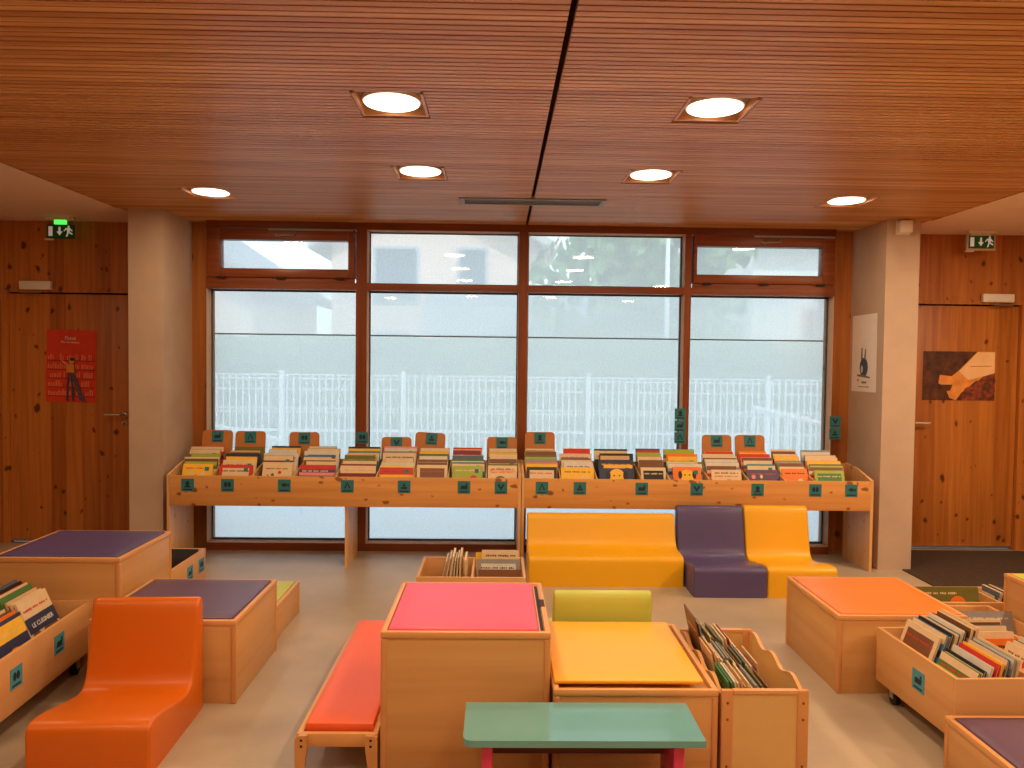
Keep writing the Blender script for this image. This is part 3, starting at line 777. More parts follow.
box_seat('low beech box seat with a purple pad, in the near corner by the book bin', 1.724, 2.34, 2.258, 2.876, .203, V_AUB, 8)

# ------------------------------------------------------------------ foam chairs
def smooth(pts, n=5):
    out = []; m = len(pts)
    for i in range(m-1):
        p0, p1, p2, p3 = pts[max(i-1, 0)], pts[i], pts[i+1], pts[min(i+2, m-1)]
        for k in range(n):
            t = k/n
            out.append(tuple(.5*((2*p1[j])+(-p0[j]+p2[j])*t+(2*p0[j]-5*p1[j]+4*p2[j]-p3[j])*t*t+(-p0[j]+3*p1[j]-3*p2[j]+p3[j])*t**3) for j in (0, 1)))
    out.append(pts[-1]); return out
CH = [(0, .150), (.006, .172), (.025, .187), (.06, .191), (.14, .182), (.24, .162), (.33, .146), (.385, .142), (.42, .152), (.445, .182), (.462, .24), (.482, .33), (.50, .41), (.512, .452), (.526, .472), (.545, .48), (.563, .472), (.573, .455)]
SO = [(0, .150), (.005, .178), (.02, .196), (.05, .203), (.12, .206), (.18, .210), (.222, .222), (.248, .250), (.268, .30), (.288, .36), (.302, .40), (.318, .42), (.338, .428), (.36, .424), (.378, .408)]
def foam(name, label, cat, prof, width, depth, height, vinyl, loc, rz, taper=0.0):
    sy, sz = depth/.575 if prof is CH else depth/.385, height/(.48 if prof is CH else .428)
    d0 = .575 if prof is CH else .385
    up = smooth(prof)
    outline = [(0.0, .0)]+[(p[0], p[1]) for p in up]+[(d0, up[-1][1]-.03), (d0, 0.0)]
    outline = [(p[0]*sy, p[1]*sz) for p in outline]
    bm = bmesh.new()
    def ring(x): return [bm.verts.new((x*(1-taper*p[0]/depth), p[0], p[1])) for p in outline]
    r0, r1 = ring(-width/2), ring(width/2); n = len(outline)
    f0 = bm.faces.new(r0); f1 = bm.faces.new(r1[::-1])
    for i in range(n): bm.faces.new((r0[(i+1) % n], r0[i], r1[i], r1[(i+1) % n]))
    bmesh.ops.recalc_face_normals(bm, faces=bm.faces)
    ed = [e for f in (f0, f1) for e in f.edges if not (e.verts[0].co.z < 1e-5 and e.verts[1].co.z < 1e-5)]
    bmesh.ops.bevel(bm, geom=ed, offset=.014, segments=3, affect='EDGES', profile=.5, clamp_overlap=True)
    o = MB().bm(bm, 0, True).build(name, vinyl, None, loc, (0, 0, rz), sharp=50)
    return tag(o, label, cat)
foam('foam_chair', 'orange vinyl foam chair on the floor beside the near book bin', 'chair', CH, .447, .575, .497, V_DEEPOR, (-1.482, 2.785, 0), R(2.2))['group'] = 'low foam chairs'
foam('foam_chair', 'dark purple foam chair between the yellow sofa and the yellow chair', 'chair', CH, .482, .60, .50, V_PURPLE, (1.534, 4.955, 0), R(-.3))['group'] = 'low foam chairs'
foam('foam_chair', 'golden yellow foam chair beside the purple chair, under the trough', 'chair', CH, .462, .60, .502, V_SOFA, (2.012, 4.96, 0), R(-.6))['group'] = 'low foam chairs'
foam('foam_chair', 'lime green foam chair seen from behind, past the yellow-topped box seat', 'chair', CH, .447, .575, .50, V_GREEN, (.485, 4.005, 0), R(180))['group'] = 'low foam chairs'
foam('foam_sofa', 'wide golden yellow foam sofa on the floor before the book trough', 'sofa', SO, 1.062, .385, .438, V_SOFA, (.753, 5.18, 0), R(.4))

# ------------------------------------------------------------------ low bench with coral pad
t = thing('low_bench', 'low beech bench with a long coral red pad, beside the pink box seat', 'bench', (-.575, 3.38, 0))
bx, by = .148, .595
mb = MB()
mb.box((-bx, -by, .118), (bx, -by+.02, .168), bev=.003); mb.box((-bx, by-.02, .118), (bx, by, .168), bev=.003)
mb.box((-bx, -by+.02, .118), (-bx+.02, by-.02, .168), bev=.003); mb.box((bx-.02, -by+.02, .118), (bx, by-.02, .168), bev=.003)
mb.build('frame', W_BEECHRIM, t)
for sy in (-1, 1):
    for sx in (-1, 1):
        y0, y1 = (sy*by+sy*.002, sy*(by)+sy*.02)
        pts = [(sx*(bx+.002), 0), (sx*(bx-.026), 0), (sx*(bx-.042), .12), (sx*(bx-.042), .168), (sx*(bx-.012), .168), (sx*(bx+.0), .16), (sx*(bx+.002), .14)]
        lg = MB().poly(pts, 'Y', min(y0, y1), max(y0, y1)).build('leg', W_BEECHZ, t)
        sc = MB()
        for zz in (.13, .152): sc.cyl((sx*(bx-.022), sy*(by+.02), zz), .005, sy*.001, 'Y', n=10)
        sc.build('screw_cap', BLACK, lg)
MB().box((-bx+.02, -by+.02, .14), (bx-.02, by-.02, .152)).build('slat_base', W_BIRCH, t)
cushion_mb(-bx+.024, bx-.018, -by+.03, by-.03, .153, .192, 12, amp=.002).build('cushion', V_CORAL, t)

# ------------------------------------------------------------------ small teal bench
t = thing('small_bench', 'small bench with a glossy teal top and pink legs, before the boxes', 'bench', (.288, 2.532, 0))
MB().poly(rrect(-.387, .387, -.137, .137, .03, corners=(1, 0, 0, 0)), 'Z', .318, .34).build('bench_top', TEALP, t)
for sx in (-1, 1):
    MB().box((sx*.31-.018, -.10, 0), (sx*.31+.018, .10, .318), bev=.004).build('leg', PINKP, t)
MB().box((-.292, .055, .20), (.292, .085, .29)).build('stretcher', DKWOOD, t)
MB().box((-.292, -.02, .10), (.292, .0, .17)).build('stretcher', DKWOOD, t)

# ------------------------------------------------------------------ book bins
def book_bin(label, cx, cy, rz, w, d, z0, z1, div_x=(), div_y=(), labels=(), casters=True):
    """open beech bin; labels=(face, offset): face 'l' -X side, 'r' +X side, 'f' front"""
    t = thing('book_bin', label, 'book bin', (cx, cy, 0), rz, 'beech book bins on the floor')
    a, b_, th = w/2, d/2, .016
    MB().box((-a, -b_, z0), (a, -b_+th, z1), bev=.002).build('front_panel', W_BIN, t)
    MB().box((-a, b_-th, z0), (a, b_, z1), bev=.002).build('back_panel', W_BIN, t)
    for s in (-1, 1): MB().box((s*a, -b_+th, z0), (s*(a-th), b_-th, z1), bev=.002).build('side_panel', W_BIN, t)
    MB().box((-a+th, -b_+th, z0), (a-th, b_-th, z0+.012)).build('base_panel', W_BIRCH, t)
    for x in div_x: MB().box((x-.006, -b_+th, z0+.012), (x+.006, b_-th, z1-.004)).build('divider', W_BIN, t)
    for y in div_y: MB().box((-a+th, y-.006, z0+.012), (a-th, y+.006, z1-.004)).build('divider', W_BIN, t)
    for i, (f, off, zc) in enumerate(labels):
        M = {'f': Matrix.Translation((off, -b_, zc)), 'l': Matrix.Translation((-a, off, zc)) @ Matrix.Rotation(R(-90), 4, 'Z'), 'r': Matrix.Translation((a, off, zc)) @ Matrix.Rotation(R(90), 4, 'Z')}[f]
        tag_mb(0, 0, -.0004, i*2+1, s=.043, M=M).build('pictogram_label', [TAGBLUE, TAGINK], t)
    if casters:
        for sx in (-1, 1):
            for sy in (-1, 1):
                px, py = sx*(a-.06), sy*(b_-.06)
                mb = MB().cyl((px-.012, py, .03), .03, .024, 'X', n=18)
                c = mb.build('caster', BLACK, t)
                m2 = MB().box((px-.018, py-.014, .03), (px-.0135, py+.014, z0)); m2.box((px+.0135, py-.014, .03), (px+.018, py+.014, z0)); m2.box((px-.018, py-.014, max(z0-.004, .061)), (px+.018, py+.014, z0))
                m2.build('fork', METAL, c)
    return t
def loose_book(label, group, w, h, t, bg, art, seed, M, name='picture_book', split=True):
    """book with its pages as a part, placed by a matrix"""
    rr = random.Random(seed)
    mb = book_mb(w, h, t, bg, art, rr)
    if split:
        cov, pg = MB(), MB()
        # page block becomes a part of its own
        for f, m, s in zip(mb.f, mb.m, mb.sm):
            (pg if m == 1 else cov).raw([mb.v[i] for i in f], [tuple(range(len(f)))], 0 if m == 1 else m, s)
        o = cov.build(name, book_mats(bg))
        pg.build('page_block', PAGES, o)
    else: o = mb.build(name, book_mats(bg))
    o.matrix_world = M
    return tag(o, label, 'book', group)
def MX(loc, rz, lean):
    """book turned about Z by rz, then leaning back by `lean` away from its front cover"""
    return Matrix.Translation(loc) @ Matrix.Rotation(rz, 4, 'Z') @ Matrix.Rotation(-lean, 4, 'X')

# near bin beside the orange chair: long trolley, covers turned to the room
ZL0, ZL1 = .105, .345
LC = Vector((-2.215, 3.155, 0)); LR = R(3.2)
book_bin('long beech book bin on casters beside the orange chair', LC.x, LC.y, LR, .56, 1.19, ZL0, ZL1, div_x=(-0.01,), labels=[('r', .27, .25), ('r', -.07, .24)])
def inL(x, y, z): return LC+Matrix.Rotation(LR, 3, 'Z') @ Vector((x, y, z))
BL_ = 'books in the bin by the orange chair'
zl = ZL0+.022
def bin_row(lst, what, group, place, x0, dx, y, w, h0, lean0, dlean, rz, seed, dh=0.0):
    out = []
    for i, (bg, art) in enumerate(lst):
        rr = random.Random(seed+i)
        ww, hh = w-.012*rr.random(), h0+dh*i+rr.uniform(-.008, .008)
        out.append((loose_book('%s book, %s %s' % (colour_word(bg), ORD[i], what), group, ww, hh, .0105, bg, art, seed+i, place(x0+dx*i, y+rr.uniform(-.006, .006), rz, R(lean0+dlean*i))), ww, hh))
    return out
def plL(x, y, rz, ln): return MX(inL(x, y, zl), LR+rz, ln)
row = bin_row([('cream', 'hills'), ('cream', 'dots'), ('beige', 'band'), ('green', 'hills'), ('red', 'stripe'), ('black', 'panel'), ('slate', 'band')], 'from the tags, far row, bin by the orange chair', BL_, plL,
              .246, -.027, .355, .25, .335, 23, -1.2, R(90), 40, .006)
o, w, h = row[0]
MB().box((-w/2+.004, -.0093, h-.155), (w/2-.004, -.0086, h-.085)).build('title_strip', book_mat('navy'), o)
vs, fs = text_mb('LE CUISINIER', .030, Matrix.Translation((0, -.0100, h-.133)))
MB().raw(vs, fs).build('title_lettering', PAPER, o)
bin_row([('navy', 'band'), ('orange', 'dots'), ('brown', 'hills'), ('slate', 'stripe'), ('red', 'panel'), ('cream', 'dots'), ('navy', 'stripe')], 'from the tags, near row, bin by the orange chair', BL_, plL,
        .246, -.027, .092, .245, .305, 20, -1.0, R(90), 60, .004)
bin_row([('navy', 'stripe'), ('teal', 'band'), ('cream', 'plainart'), ('blue', 'dots'), ('red', 'stripe'), ('cream', 'hills')], 'past the divider of the bin by the orange chair', BL_, plL,
        -.042, -.030, .18, .245, .34, 18, -1.0, R(90), 80, .004)

# bin in front of the orange box seat
QC = Vector((2.054, 3.19, 0)); QR = R(2.0)
book_bin('square beech book bin on casters before the orange-topped box seat', QC.x, QC.y, QR, .58, .58, .092, .335, div_x=(.03,), labels=[('l', -.045, .225)])
def inQ(x, y, z): return QC+Matrix.Rotation(QR, 3, 'Z') @ Vector((x, y, z))
def plQ(x, y, rz, ln): return MX(inQ(x, y, .112), QR+rz, ln)
BG = 'books in the bin before the orange-topped box'
bin_row([('cream', 'panel'), ('blue', 'stripe'), ('black', 'band'), ('cream', 'plainart'), ('white', 'band'), ('black', 'stripe'), ('cream', 'stripe'), ('cream', 'band')], 'from the tagged side of the square bin, far row', BG, plQ,
        -.252, .0275, .138, .25, .29, 20, -1.3, R(-90), 120, .004)
bin_row([('green', 'stripe'), ('black', 'band'), ('white', 'hills'), ('red', 'dots'), ('yellow', 'band'), ('slate', 'stripe'), ('grey', 'stripe'), ('cream', 'dots')], 'from the tagged side of the square bin, near row', BG, plQ,
        -.252, .0275, -.132, .25, .25, 20, -1.3, R(-90), 140, .006)
bin_row([('cream', 'dots'), ('slate', 'stripe'), ('cream', 'plainart'), ('white', 'band'), ('blue', 'panel')], 'from the divider of the square bin, near row', BG, plQ,
        .058, .03, -.10, .25, .27, 18, -1.2, R(-90), 160, .004)
for i, (bg, art, y) in enumerate([('orange', 'hills', .065), ('cream', 'hills', .11), ('slate', 'stripe', .152), ('cream', 'band', .19)]):
    loose_book('%s book facing forward at the square bin\'s back, %s from the front' % (colour_word(bg), ORD[i]), BG, .205, .235+.014*i, .011, bg, art, 170+i, MX(inQ(.16, y, .112), QR, R(12)))

# pair of low bins behind the orange box seat
book_bin('shallow beech book bin behind the orange-topped box seat, nearer the square bin', 2.447, 3.805, 0, .415, .50, .03, .25, casters=False)
loose_book('grey book lying tilted in the shallow bin behind the orange-topped box seat', 'books in the shallow bins', .27, .25, .014, 'grey', 'dots', 201, MX((2.49, 3.76, .052), 0, R(18)))
book_bin('shallow beech book bin behind the orange-topped box seat, nearer the door mat', 2.62, 4.25, 0, .80, .30, .03, .25, div_x=(.14,), casters=False)
loose_book('wide dark green album leaning in the shallow bin near the door mat', 'books in the shallow bins', .40, .24, .014, 'olive', 'hills', 202, MX((2.52, 4.22, .052), 0, R(10)))
for i, (bg, x) in enumerate([('white', 2.782), ('black', 2.801), ('cream', 2.820), ('black', 2.839), ('navy', 2.858)]):
    loose_book('%s book on end in the shallow bin near the mat, %s from the album' % (colour_word(bg), ORD[i]), 'books in the shallow bins', .16, .235, .013, bg, 'stripe', 210+i, MX((x, 4.24, .052), R(-90), R(2)))
loose_book('teal book facing the room at the end of the shallow bin near the door mat', 'books in the shallow bins', .11, .27, .02, 'teal', 'plainart', 220, MX((2.94, 4.17, .052), 0, R(4)))

# small bin behind the tall purple box seat
book_bin('small beech book bin behind the tall purple-topped box seat', -2.16, 4.655, 0, .60, .54, .07, .31, div_x=(.02,), labels=[('r', .02, .22), ('r', .2, .22)])
for i in range(3):
    loose_book('black book facing the room in the small bin, %s from the front' % ORD[i], 'books in the small bin behind the purple box', .22, .24, .014, 'black', 'bare', 230+i, MX((-2.0, 4.66+i*.065, .092), 0, R(22)))

# divided bin behind the pink box seat
book_bin('divided beech book bin on the floor behind the pink-topped box seat', -.14, 4.535, 0, .62, .45, .07, .31, div_x=(0.005,), labels=[])
for i, (bg, x, ln) in enumerate([('slate', -.352, 13), ('grey', -.318, 10), ('cream', -.287, 7.5), ('olive', -.260, 5), ('grey', -.236, 3), ('beige', -.213, 1.5), ('cream', -.168, -2)]):
    loose_book('%s book standing on edge behind the pink box seat, %s from the empty end' % (colour_word(bg), ORD[i]), 'books in the divided bin', .20, .285+.012*(i % 3), .012, bg, 'stripe', 240+i, MX((x, 4.53, .092), R(-90), R(ln)))
loose_book('tall cream book at the back of the divided bin behind the pink box', 'books in the divided bin', .225, .285, .012, 'cream', 'plainart', 250, MX((.025, 4.64, .092), 0, R(8)))
loose_book('grey book with a white panel in the middle of the divided bin', 'books in the divided bin', .26, .255, .012, 'grey', 'panel', 251, MX((.015, 4.535, .092), 0, R(12)))
loose_book('brown book at the front of the divided bin behind the pink box', 'books in the divided bin', .25, .225, .014, 'brown', 'bare', 252, MX((.022, 4.42, .092), 0, R(12)))
loose_book('small yellow book beside the tall cream one in the divided bin', 'books in the divided bin', .04, .26, .012, 'yellow', 'bare', 253, MX((-.104, 4.68, .092), 0, R(6)))

# ------------------------------------------------------------------ magazine rack
t = thing('magazine_rack', 'narrow birch magazine rack with wavy sides beside the yellow-topped box seat', 'magazine rack', (.967, 3.01, 0))
rw, rl, rh = .157, .32, .375
for sy in (-1, 1):
    MB().box((-rw+.03, sy*(rl-.004), .05), (rw-.03, sy*(rl-.018), rh-.004)).build('end_panel', W_BIRCH, t)
    for sx in (-1, 1):
        p = MB().box((sx*rw, sy*rl, 0), (sx*(rw-.042), sy*(rl-.022), rh), bev=.004).build('corner_post', W_BEECHZ, t)
        if sy < 0:
            sc = MB()
            for zz in (.33, .27, .1): sc.cyl((sx*(rw-.021), -rl, zz), .005, -.001, 'Y', n=10)
            sc.build('screw_cap', plain('brown plug', (120, 72, 34), .6), p)
    MB().box((-rw+.042, sy*rl, rh-.012), (rw-.042, sy*(rl-.022), rh)).build('end_rail', W_BEECHRIM, t)
for sx in (-1, 1):
    n = 48; top = []
    for k in range(n+1):
        yy = -rl+.022+(2*rl-.044)*k/n
        top.append((yy, .362+.013*math.sin((yy+.02)*2*math.pi/.21)))
    pts = [(-rl+.022, .05), (rl-.022, .05)]+top[::-1]
    MB().poly(pts, 'X', sx*(rw-.002), sx*(rw-.014)).build('side_panel', W_BIRCH, t)
    mb = MB()
    for k in range(n):
        (a, za), (b_, zb_) = top[k], top[k+1]
        x0, x1 = sorted((sx*(rw-.001), sx*(rw-.015)))
        mb.raw([(x0, a, za), (x1, a, za), (x1, b_, zb_), (x0, b_, zb_), (x0, a, za+.005), (x1, a, za+.005), (x1, b_, zb_+.005), (x0, b_, zb_+.005)], [(3, 2, 1, 0), (4, 5, 6, 7), (0, 1, 5, 4), (1, 2, 6, 5), (2, 3, 7, 6), (3, 0, 4, 7)])
    mb.build('wavy_edge', W_BEECHRIM, t)
MB().box((-rw+.014, -rl+.022, .05), (rw-.014, rl-.022, .062)).build('base_panel', W_BIRCH, t)
rr = random.Random(77)
mg = ['olive', 'cream', 'slate', 'cream', 'beige', 'cream', 'beige', 'cream', 'grey', 'cream', 'brown', 'beige', 'cream', 'grey', 'white', 'olive', 'cream', 'darkred']
rows = [('near', 2.812, .186, .36), ('middle', 3.01, .186, .375), ('far', 3.207, .186, .385)]
for rn, yc, w, h in rows:
    n = {'near': 14, 'middle': 15, 'far': 13}[rn]
    for i in range(n):
        bg = mg[(i*5+len(rn)) % len(mg)]
        if rn == 'near' and i < 2: bg = 'green'
        if rn == 'far' and i == 0: bg = 'brown'
        hh = h-rr.uniform(0, .03)+(.055 if (rn == 'far' and i < 2) else 0)-.004*i
        lean = R(-(12.5-.3*i))
        x = .957-.044+i*.0104
        # thin paper-backed issues lean towards the box seat
        o = loose_book('thin %s magazine in the %s row of the rack, %s from the box seat' % (colour_word(bg), rn, (ORD+['thirteenth', 'fourteenth', 'fifteenth'])[i]), 'magazines in the wavy-sided rack', w-.012*rr.random(), hh, .0052, bg, 'dots', 300+i, MX((x, yc+rr.uniform(-.003, .003), .066), R(-90), lean), name='magazine', split=False)

# ------------------------------------------------------------------ things on the walls
def poster(name, label, cat, w, h, loc, rz, mats, fill=0, layers=(), texts=(), tilt=0, group=None):
    mb = MB().box((-w/2, -.001, 0), (w/2, 0, h), fill)
    for i, (pts, mi) in enumerate(layers):
        mb.poly(pts, 'Y', -.001-.0002*(i+1), -.001-.0002*i-.00002, mi)
    for (tx, size, x, z, mi) in texts:
        vs, fs = text_mb(tx, size, Matrix.Translation((x, -.0012-.0002*(len(layers)+1), z)), depth=.0001)
        mb.raw(vs, fs, mi)
    o = mb.build(name, mats, None, loc, (0, tilt, rz))
    return tag(o, label, cat, group)
# red poster: shelves, a reader on a ladder
w, h = .405, .585
L = []
for k in range(5):
    z = .045+k*.072
    L.append(([(-w/2+.012, z), (w/2-.012, z), (w/2-.012, z+.006), (-w/2+.012, z+.006)], 1))
rr = random.Random(9)
for k in range(5):
    x = -w/2+.02; z = .053+k*.072
    while x < w/2-.03:
        ww = rr.uniform(.008, .016); hh = rr.uniform(.03, .052)
        if rr.random() < .75: L.append(([(x, z), (x+ww, z), (x+ww, z+hh), (x, z+hh)], 2))
        x += ww+.006
L += [([(-.03, .01), (-.015, .01), (-.005, .25), (-.02, .25)], 3), ([(.02, .01), (.04, .01), (.012, .25), (0, .25)], 3), ([(.08, .01), (.13, .01), (.025, .25), (.005, .25)], 4)]
for k in range(6): L.append(([(.012+.012*(5-k), .03+.036*k), (.045+.014*(5-k), .03+.036*k), (.043+.014*(5-k), .038+.036*k), (.010+.012*(5-k), .038+.036*k)], 3))
L += [([(-.03, .24), (.035, .24), (.03, .31), (-.022, .31)], 5), (disc2(.012, .335, .02, .022), 6), ([(-.03, .30), (-.07, .33), (-.066, .342), (-.024, .315)], 6), (disc2(.016, .348, .02, .014), 7)]
poster('wall_poster', 'red poster with shelves and a reader on a ladder, on the door', 'poster', w, h, (-3.462, YD+.0205, 1.15), 0,
       [plain('poster red', (220, 62, 26), .6), plain('poster dark line', (150, 34, 16), .6), plain('poster brick', (240, 120, 84), .6), plain('poster slate', (60, 70, 84), .6), plain('poster violet', (104, 74, 96), .6), plain('poster mustard', (228, 150, 40), .6), plain('poster skin', (226, 160, 120), .6), plain('poster hair', (60, 24, 16), .6), PAPER],
       0, L, [('Passé', .042, .0, .505, 8), ('Fête des lecteurs', .022, 0, .478, 8)], tilt=R(1.2))
# brown landscape poster on the other door
w, h = .605, .405
CAVE = plain('poster cavern brown', (84, 44, 22), .5, var=.75, scale=14); GLOW = plain('poster amber light', (232, 150, 70), .5, var=.25, scale=10)
PALE = plain('poster pale light', (246, 196, 140), .5, var=.06, scale=9); RUST = plain('poster rust rocks', (124, 58, 34), .5, var=.8, scale=26)
L = [([(-.02, .0), (-.075, .02), (-.12, .12), (-.17, .14), (-.16, .21), (-.06, .2), (.0, .25), (.15, .405), (.30, .405), (.30, .2), (.14, .16), (.02, .06)], 1),
     ([(.0, .24), (.15, .4), (.295, .4), (.295, .21), (.2, .2), (.08, .17)], 2),
     ([(.30, 0), (.02, .0), (.05, .1), (.14, .14), (.2, .2), (.302, .23)], 3), ([(-.17, .13), (-.05, .13), (-.07, .08), (-.14, .07)], 0), (disc2(.235, .12, .035, .035), 0),
     ([(.09, .28), (.27, .285), (.27, .289), (.09, .284)], 3)]
poster('wall_poster', 'dark brown landscape poster with an amber beam of light, on the door', 'poster', w, h, (3.81, YD+.0205, 1.243), 0, [CAVE, GLOW, PALE, RUST], 0, L)
# white sheets on the inner column faces
SKYP = plain('pale blue wash', (190, 200, 214), .7, var=.1, scale=10); PINKWASH = plain('pink wash', (232, 200, 190), .7, var=.06, scale=8); CORALP = plain('coral leaves', (226, 128, 98), .7, var=.2, scale=30)
L = [([(-.19, .3), (.19, .3), (.19, .6), (-.19, .6)], 1), ([(-.19, .1), (.19, .1), (.19, .3), (-.19, .3)], 2), (disc2(-.045, .30, .06, .085), 3), (disc2(-.02, .36, .035, .05), 3),
     ([(.0, .09), (.012, .09), (.008, .28), (.06, .40), (.052, .402), (.002, .29), (-.03, .44), (-.037, .438), (-.004, .27)], 4), (disc2(-.15, .13, .04, .035), 5),
     ([(-.12, .07), (-.02, .05), (.1, .075), (.1, .085), (-.02, .062), (-.12, .08)], 4), ([(-.08, .52), (.07, .52), (.07, .526), (-.08, .526)], 3)]
poster('taped_picture', 'painted paper sheet of a bare tree with coral leaves, taped to the column', 'drawing', .385, .60, (-2.4535, 5.95, 1.085), R(90), [PAPER, SKYP, PINKWASH, CORALP, plain('tree ink', (84, 62, 58), .7), plain('sage bush', (150, 160, 130), .7)], 0, L, tilt=R(.8))
BLUEC = plain('navy cloth ink', (58, 76, 104), .7); FUR = plain('grey fur ink', (120, 112, 108), .7)
L = [(disc2(.0, .19, .068, .075), 1), ([(-.05, .25), (-.045, .34), (-.025, .345), (-.018, .25)], 2), ([(.0, .25), (.02, .335), (.035, .33), (.03, .25)], 2), (disc2(-.03, .175, .018, .03), 3),
     ([(-.11, .12), (.1, .105), (.11, .115), (.0, .132), (-.1, .135)], 2), (disc2(-.09, .09, .018, .012), 4), ([(-.03, .065), (.05, .065), (.05, .08), (-.03, .08)], 2), ([(-.08, .035), (.09, .035), (.09, .041), (-.08, .041)], 2)]
poster('taped_picture', 'white paper sheet with a small dark blue figure, taped to the column', 'drawing', .40, .60, (2.8485, 5.95, 1.32), R(-90), [PAPER, BLUEC, FUR, SKYP, CORALP], 0, L, tilt=R(-.6))
# motion sensor
t = thing('motion_detector', 'small white motion sensor high on the concrete column', 'sensor', (2.965, 5.654, 2.49))
MB().box((-.052, -.012, 0), (.052, -.0005, .108), bev=.004).build('base', WHITEPL, t)
MB().box((-.048, -.065, .006), (.048, -.0125, .102), bev=.014, seg=4).build('housing', WHITEPL, t)
# exit signs hanging from the plaster ceiling
def exit_sign(label, x, y, lit, edge):
    t = thing('exit_sign', label, 'exit sign', (x, y, H), group='hanging emergency exit signs')
    w, h = .102, .105
    MB().box((-.11, -.028, -.018), (.11, .028, .0035), bev=.004).build('ceiling_bracket', WHITEPL, t)
    if lit: MB().box((-.045, -.016, -.052), (.04, .016, -.018), bev=.003).build('indicator_lamp', emit('green lamp', (70, 220, 80), 1.6), t)
    else:
        MB().box((-.08, -.006, -.03), (.08, .006, -.018)).build('hanger', WHITEPL, t)
    top = -.052 if lit else -.03
    GR = plain('exit green', (10, 96, 44), .5, var=.03); IV = emit('exit ivory', (214, 216, 196), .25)
    gr = plain('exit edge', (196, 176, 156), .4)
    MB().box((-w-edge, -.008, top-h-edge), (w+edge, .008, top), bev=.002).build('clear_plate', gr if edge > .008 else GR, t)
    f = MB().box((-w, -.0105, top-h), (w, -.0085, top-.006)).build('sign_face', GR, t)
    mb = MB(); z0 = top-h/2-.002
    mb.box((-.09, -.0115, z0-.036), (-.058, -.0107, z0+.038))
    mb.poly([(-.012, z0+.035), (.004, z0+.035), (.004, z0), (.02, z0), (-.004, z0-.032), (-.028, z0), (-.012, z0)], 'Y', -.0115, -.0107)
    mb.poly(disc2(.066, z0+.037, .009, .009), 'Y', -.0115, -.0107)
    for pts in ([(.045, z0+.028), (.078, z0+.028), (.074, z0-.006), (.056, z0-.006)], [(.056, z0-.004), (.068, z0-.004), (.056, z0-.04), (.044, z0-.04)], [(.066, z0-.002), (.076, z0-.004), (.097, z0-.016), (.094, z0-.026), (.072, z0-.016)],
                [(.045, z0+.028), (.05, z0+.02), (.034, z0+.0), (.026, z0+.004)], [(.076, z0+.026), (.098, z0+.006), (.092, z0+.0), (.07, z0+.016)]): mb.poly(pts, 'Y', -.0115, -.0107)
    mb.build('pictogram', IV, f)
    MB().box((-w-.02, -.012, top-h-edge-.012), (-w+.045, .012, top-h-edge-.0005)).build('corner_clip', WHITEPL, t)
exit_sign('lit green exit sign hanging above the door with the red poster', -3.42, 6.1, True, .004)
exit_sign('framed dark green exit sign hanging above the door with the brown poster', 3.83, 6.1, False, .016)
# dark door mat
tag(MB().box((3.105, 5.21, .0005), (XR-.01, 6.24, .008), bev=.002).build('door_mat', MATDARK), 'large dark brown entrance mat before the door with the brown poster', 'mat')
mb = MB().box((3.035, 5.21, .0), (3.105, 5.65, .008)); 
struct(mb.build('trim_5', MATDARK))

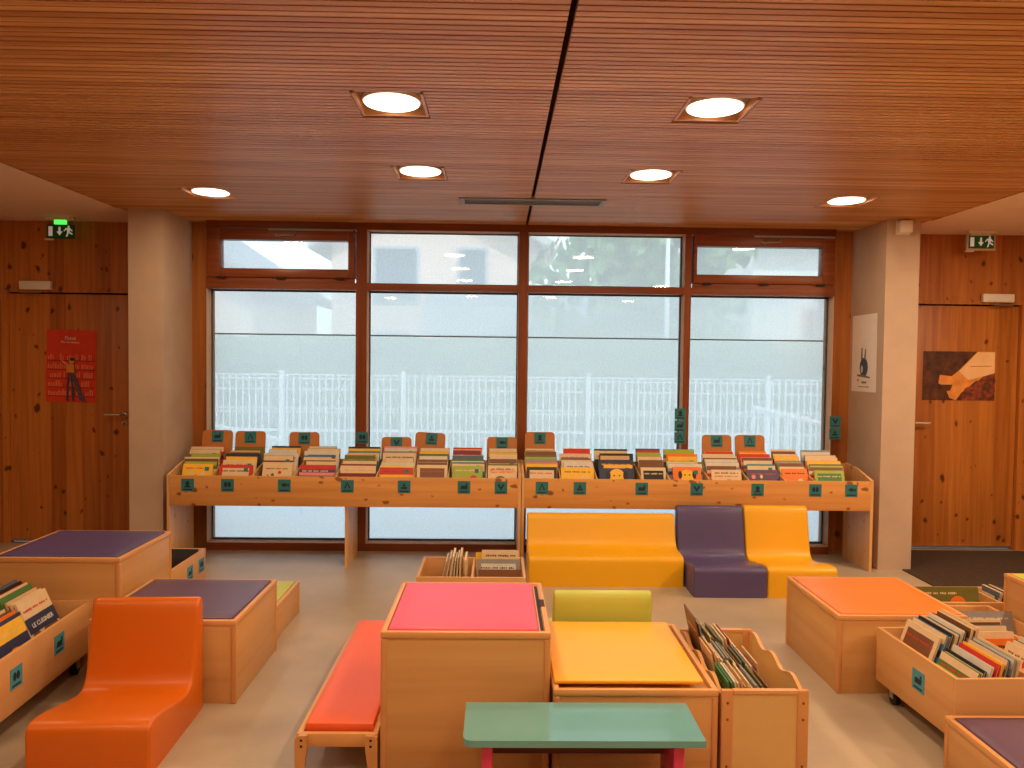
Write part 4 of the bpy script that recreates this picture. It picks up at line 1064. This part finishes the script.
# ------------------------------------------------------------------ light
def area(name, loc, size, power, col, rot=(0, 0, 0), shape='DISK'):
    l = bpy.data.lights.new(name, 'AREA'); l.energy = power; l.shape = shape; l.size = size; l.color = col
    o = bpy.data.objects.new(name, l); COL.objects.link(o); o.location = loc; o.rotation_euler = rot
    return o
WARM = (1.0, .75, .47); PW = 10.3
for (hx, hy) in lights: area('downlight_beam', (hx, hy, H-.004), .2, PW, WARM)
for (hx, hy) in [(-.458, 2.08), (.87, 2.08), (-.458, .9), (.87, .9), (-1.9, 1.6), (2.28, 1.6), (-.458, -.6), (.87, -.6), (-1.9, -1.2), (2.28, -1.2), (-3.4, 1.5), (3.8, 1.5), (-3.4, 4.2), (3.8, 4.2)]:
    area('added_fill_light', (hx, hy, H-.02), .22, {-3.4: PW*.8, 3.8: PW*5.2}.get(hx, PW), WARM)  # added lights without fixtures, out of view; stronger ones brighten the right wall
s = bpy.data.lights.new('sun', 'SUN'); s.energy = 3.0; s.angle = R(3); s.color = (1, .95, .86)
so = bpy.data.objects.new('sun', s); COL.objects.link(so); so.rotation_euler = (R(48), 0, R(25))

wd = bpy.data.worlds.new('world'); bpy.context.scene.world = wd; wd.use_nodes = True
nt = wd.node_tree; bg = nt.nodes['Background']
tc = nt.nodes.new('ShaderNodeTexCoord'); sx = nt.nodes.new('ShaderNodeSeparateXYZ'); cr = nt.nodes.new('ShaderNodeValToRGB')
nt.links.new(tc.outputs['Generated'], sx.inputs[0]); nt.links.new(sx.outputs['Z'], cr.inputs['Fac'])
cr.color_ramp.elements[0].color = (.84, .92, 1, 1); cr.color_ramp.elements[1].color = (.60, .76, 1, 1); cr.color_ramp.elements[1].position = .8
nt.links.new(cr.outputs['Color'], bg.inputs['Color']); bg.inputs['Strength'].default_value = 2.75

# ------------------------------------------------------------------ camera
cam = bpy.data.cameras.new('camera'); co = bpy.data.objects.new('camera', cam); COL.objects.link(co)
cam.sensor_width = 36; cam.lens = 770/1024*36; cam.clip_start = .05
co.location = (0, 0, 1.55)
co.matrix_world = Matrix.Translation((0, 0, 1.55)) @ Matrix.Rotation(R(-1.04), 4, 'Z') @ Matrix.Rotation(R(90-1.93), 4, 'X') @ Matrix.Rotation(.0118, 4, 'Z')
sc = bpy.context.scene; sc.camera = co
sc.view_settings.view_transform = 'Standard'; sc.view_settings.look = 'None'; sc.view_settings.exposure = 0.0
sc.cycles.use_denoising = True
sc.cycles.max_bounces = 8; sc.cycles.diffuse_bounces = 5; sc.cycles.transparent_max_bounces = 16
sc.cycles.sample_clamp_indirect = 4.0
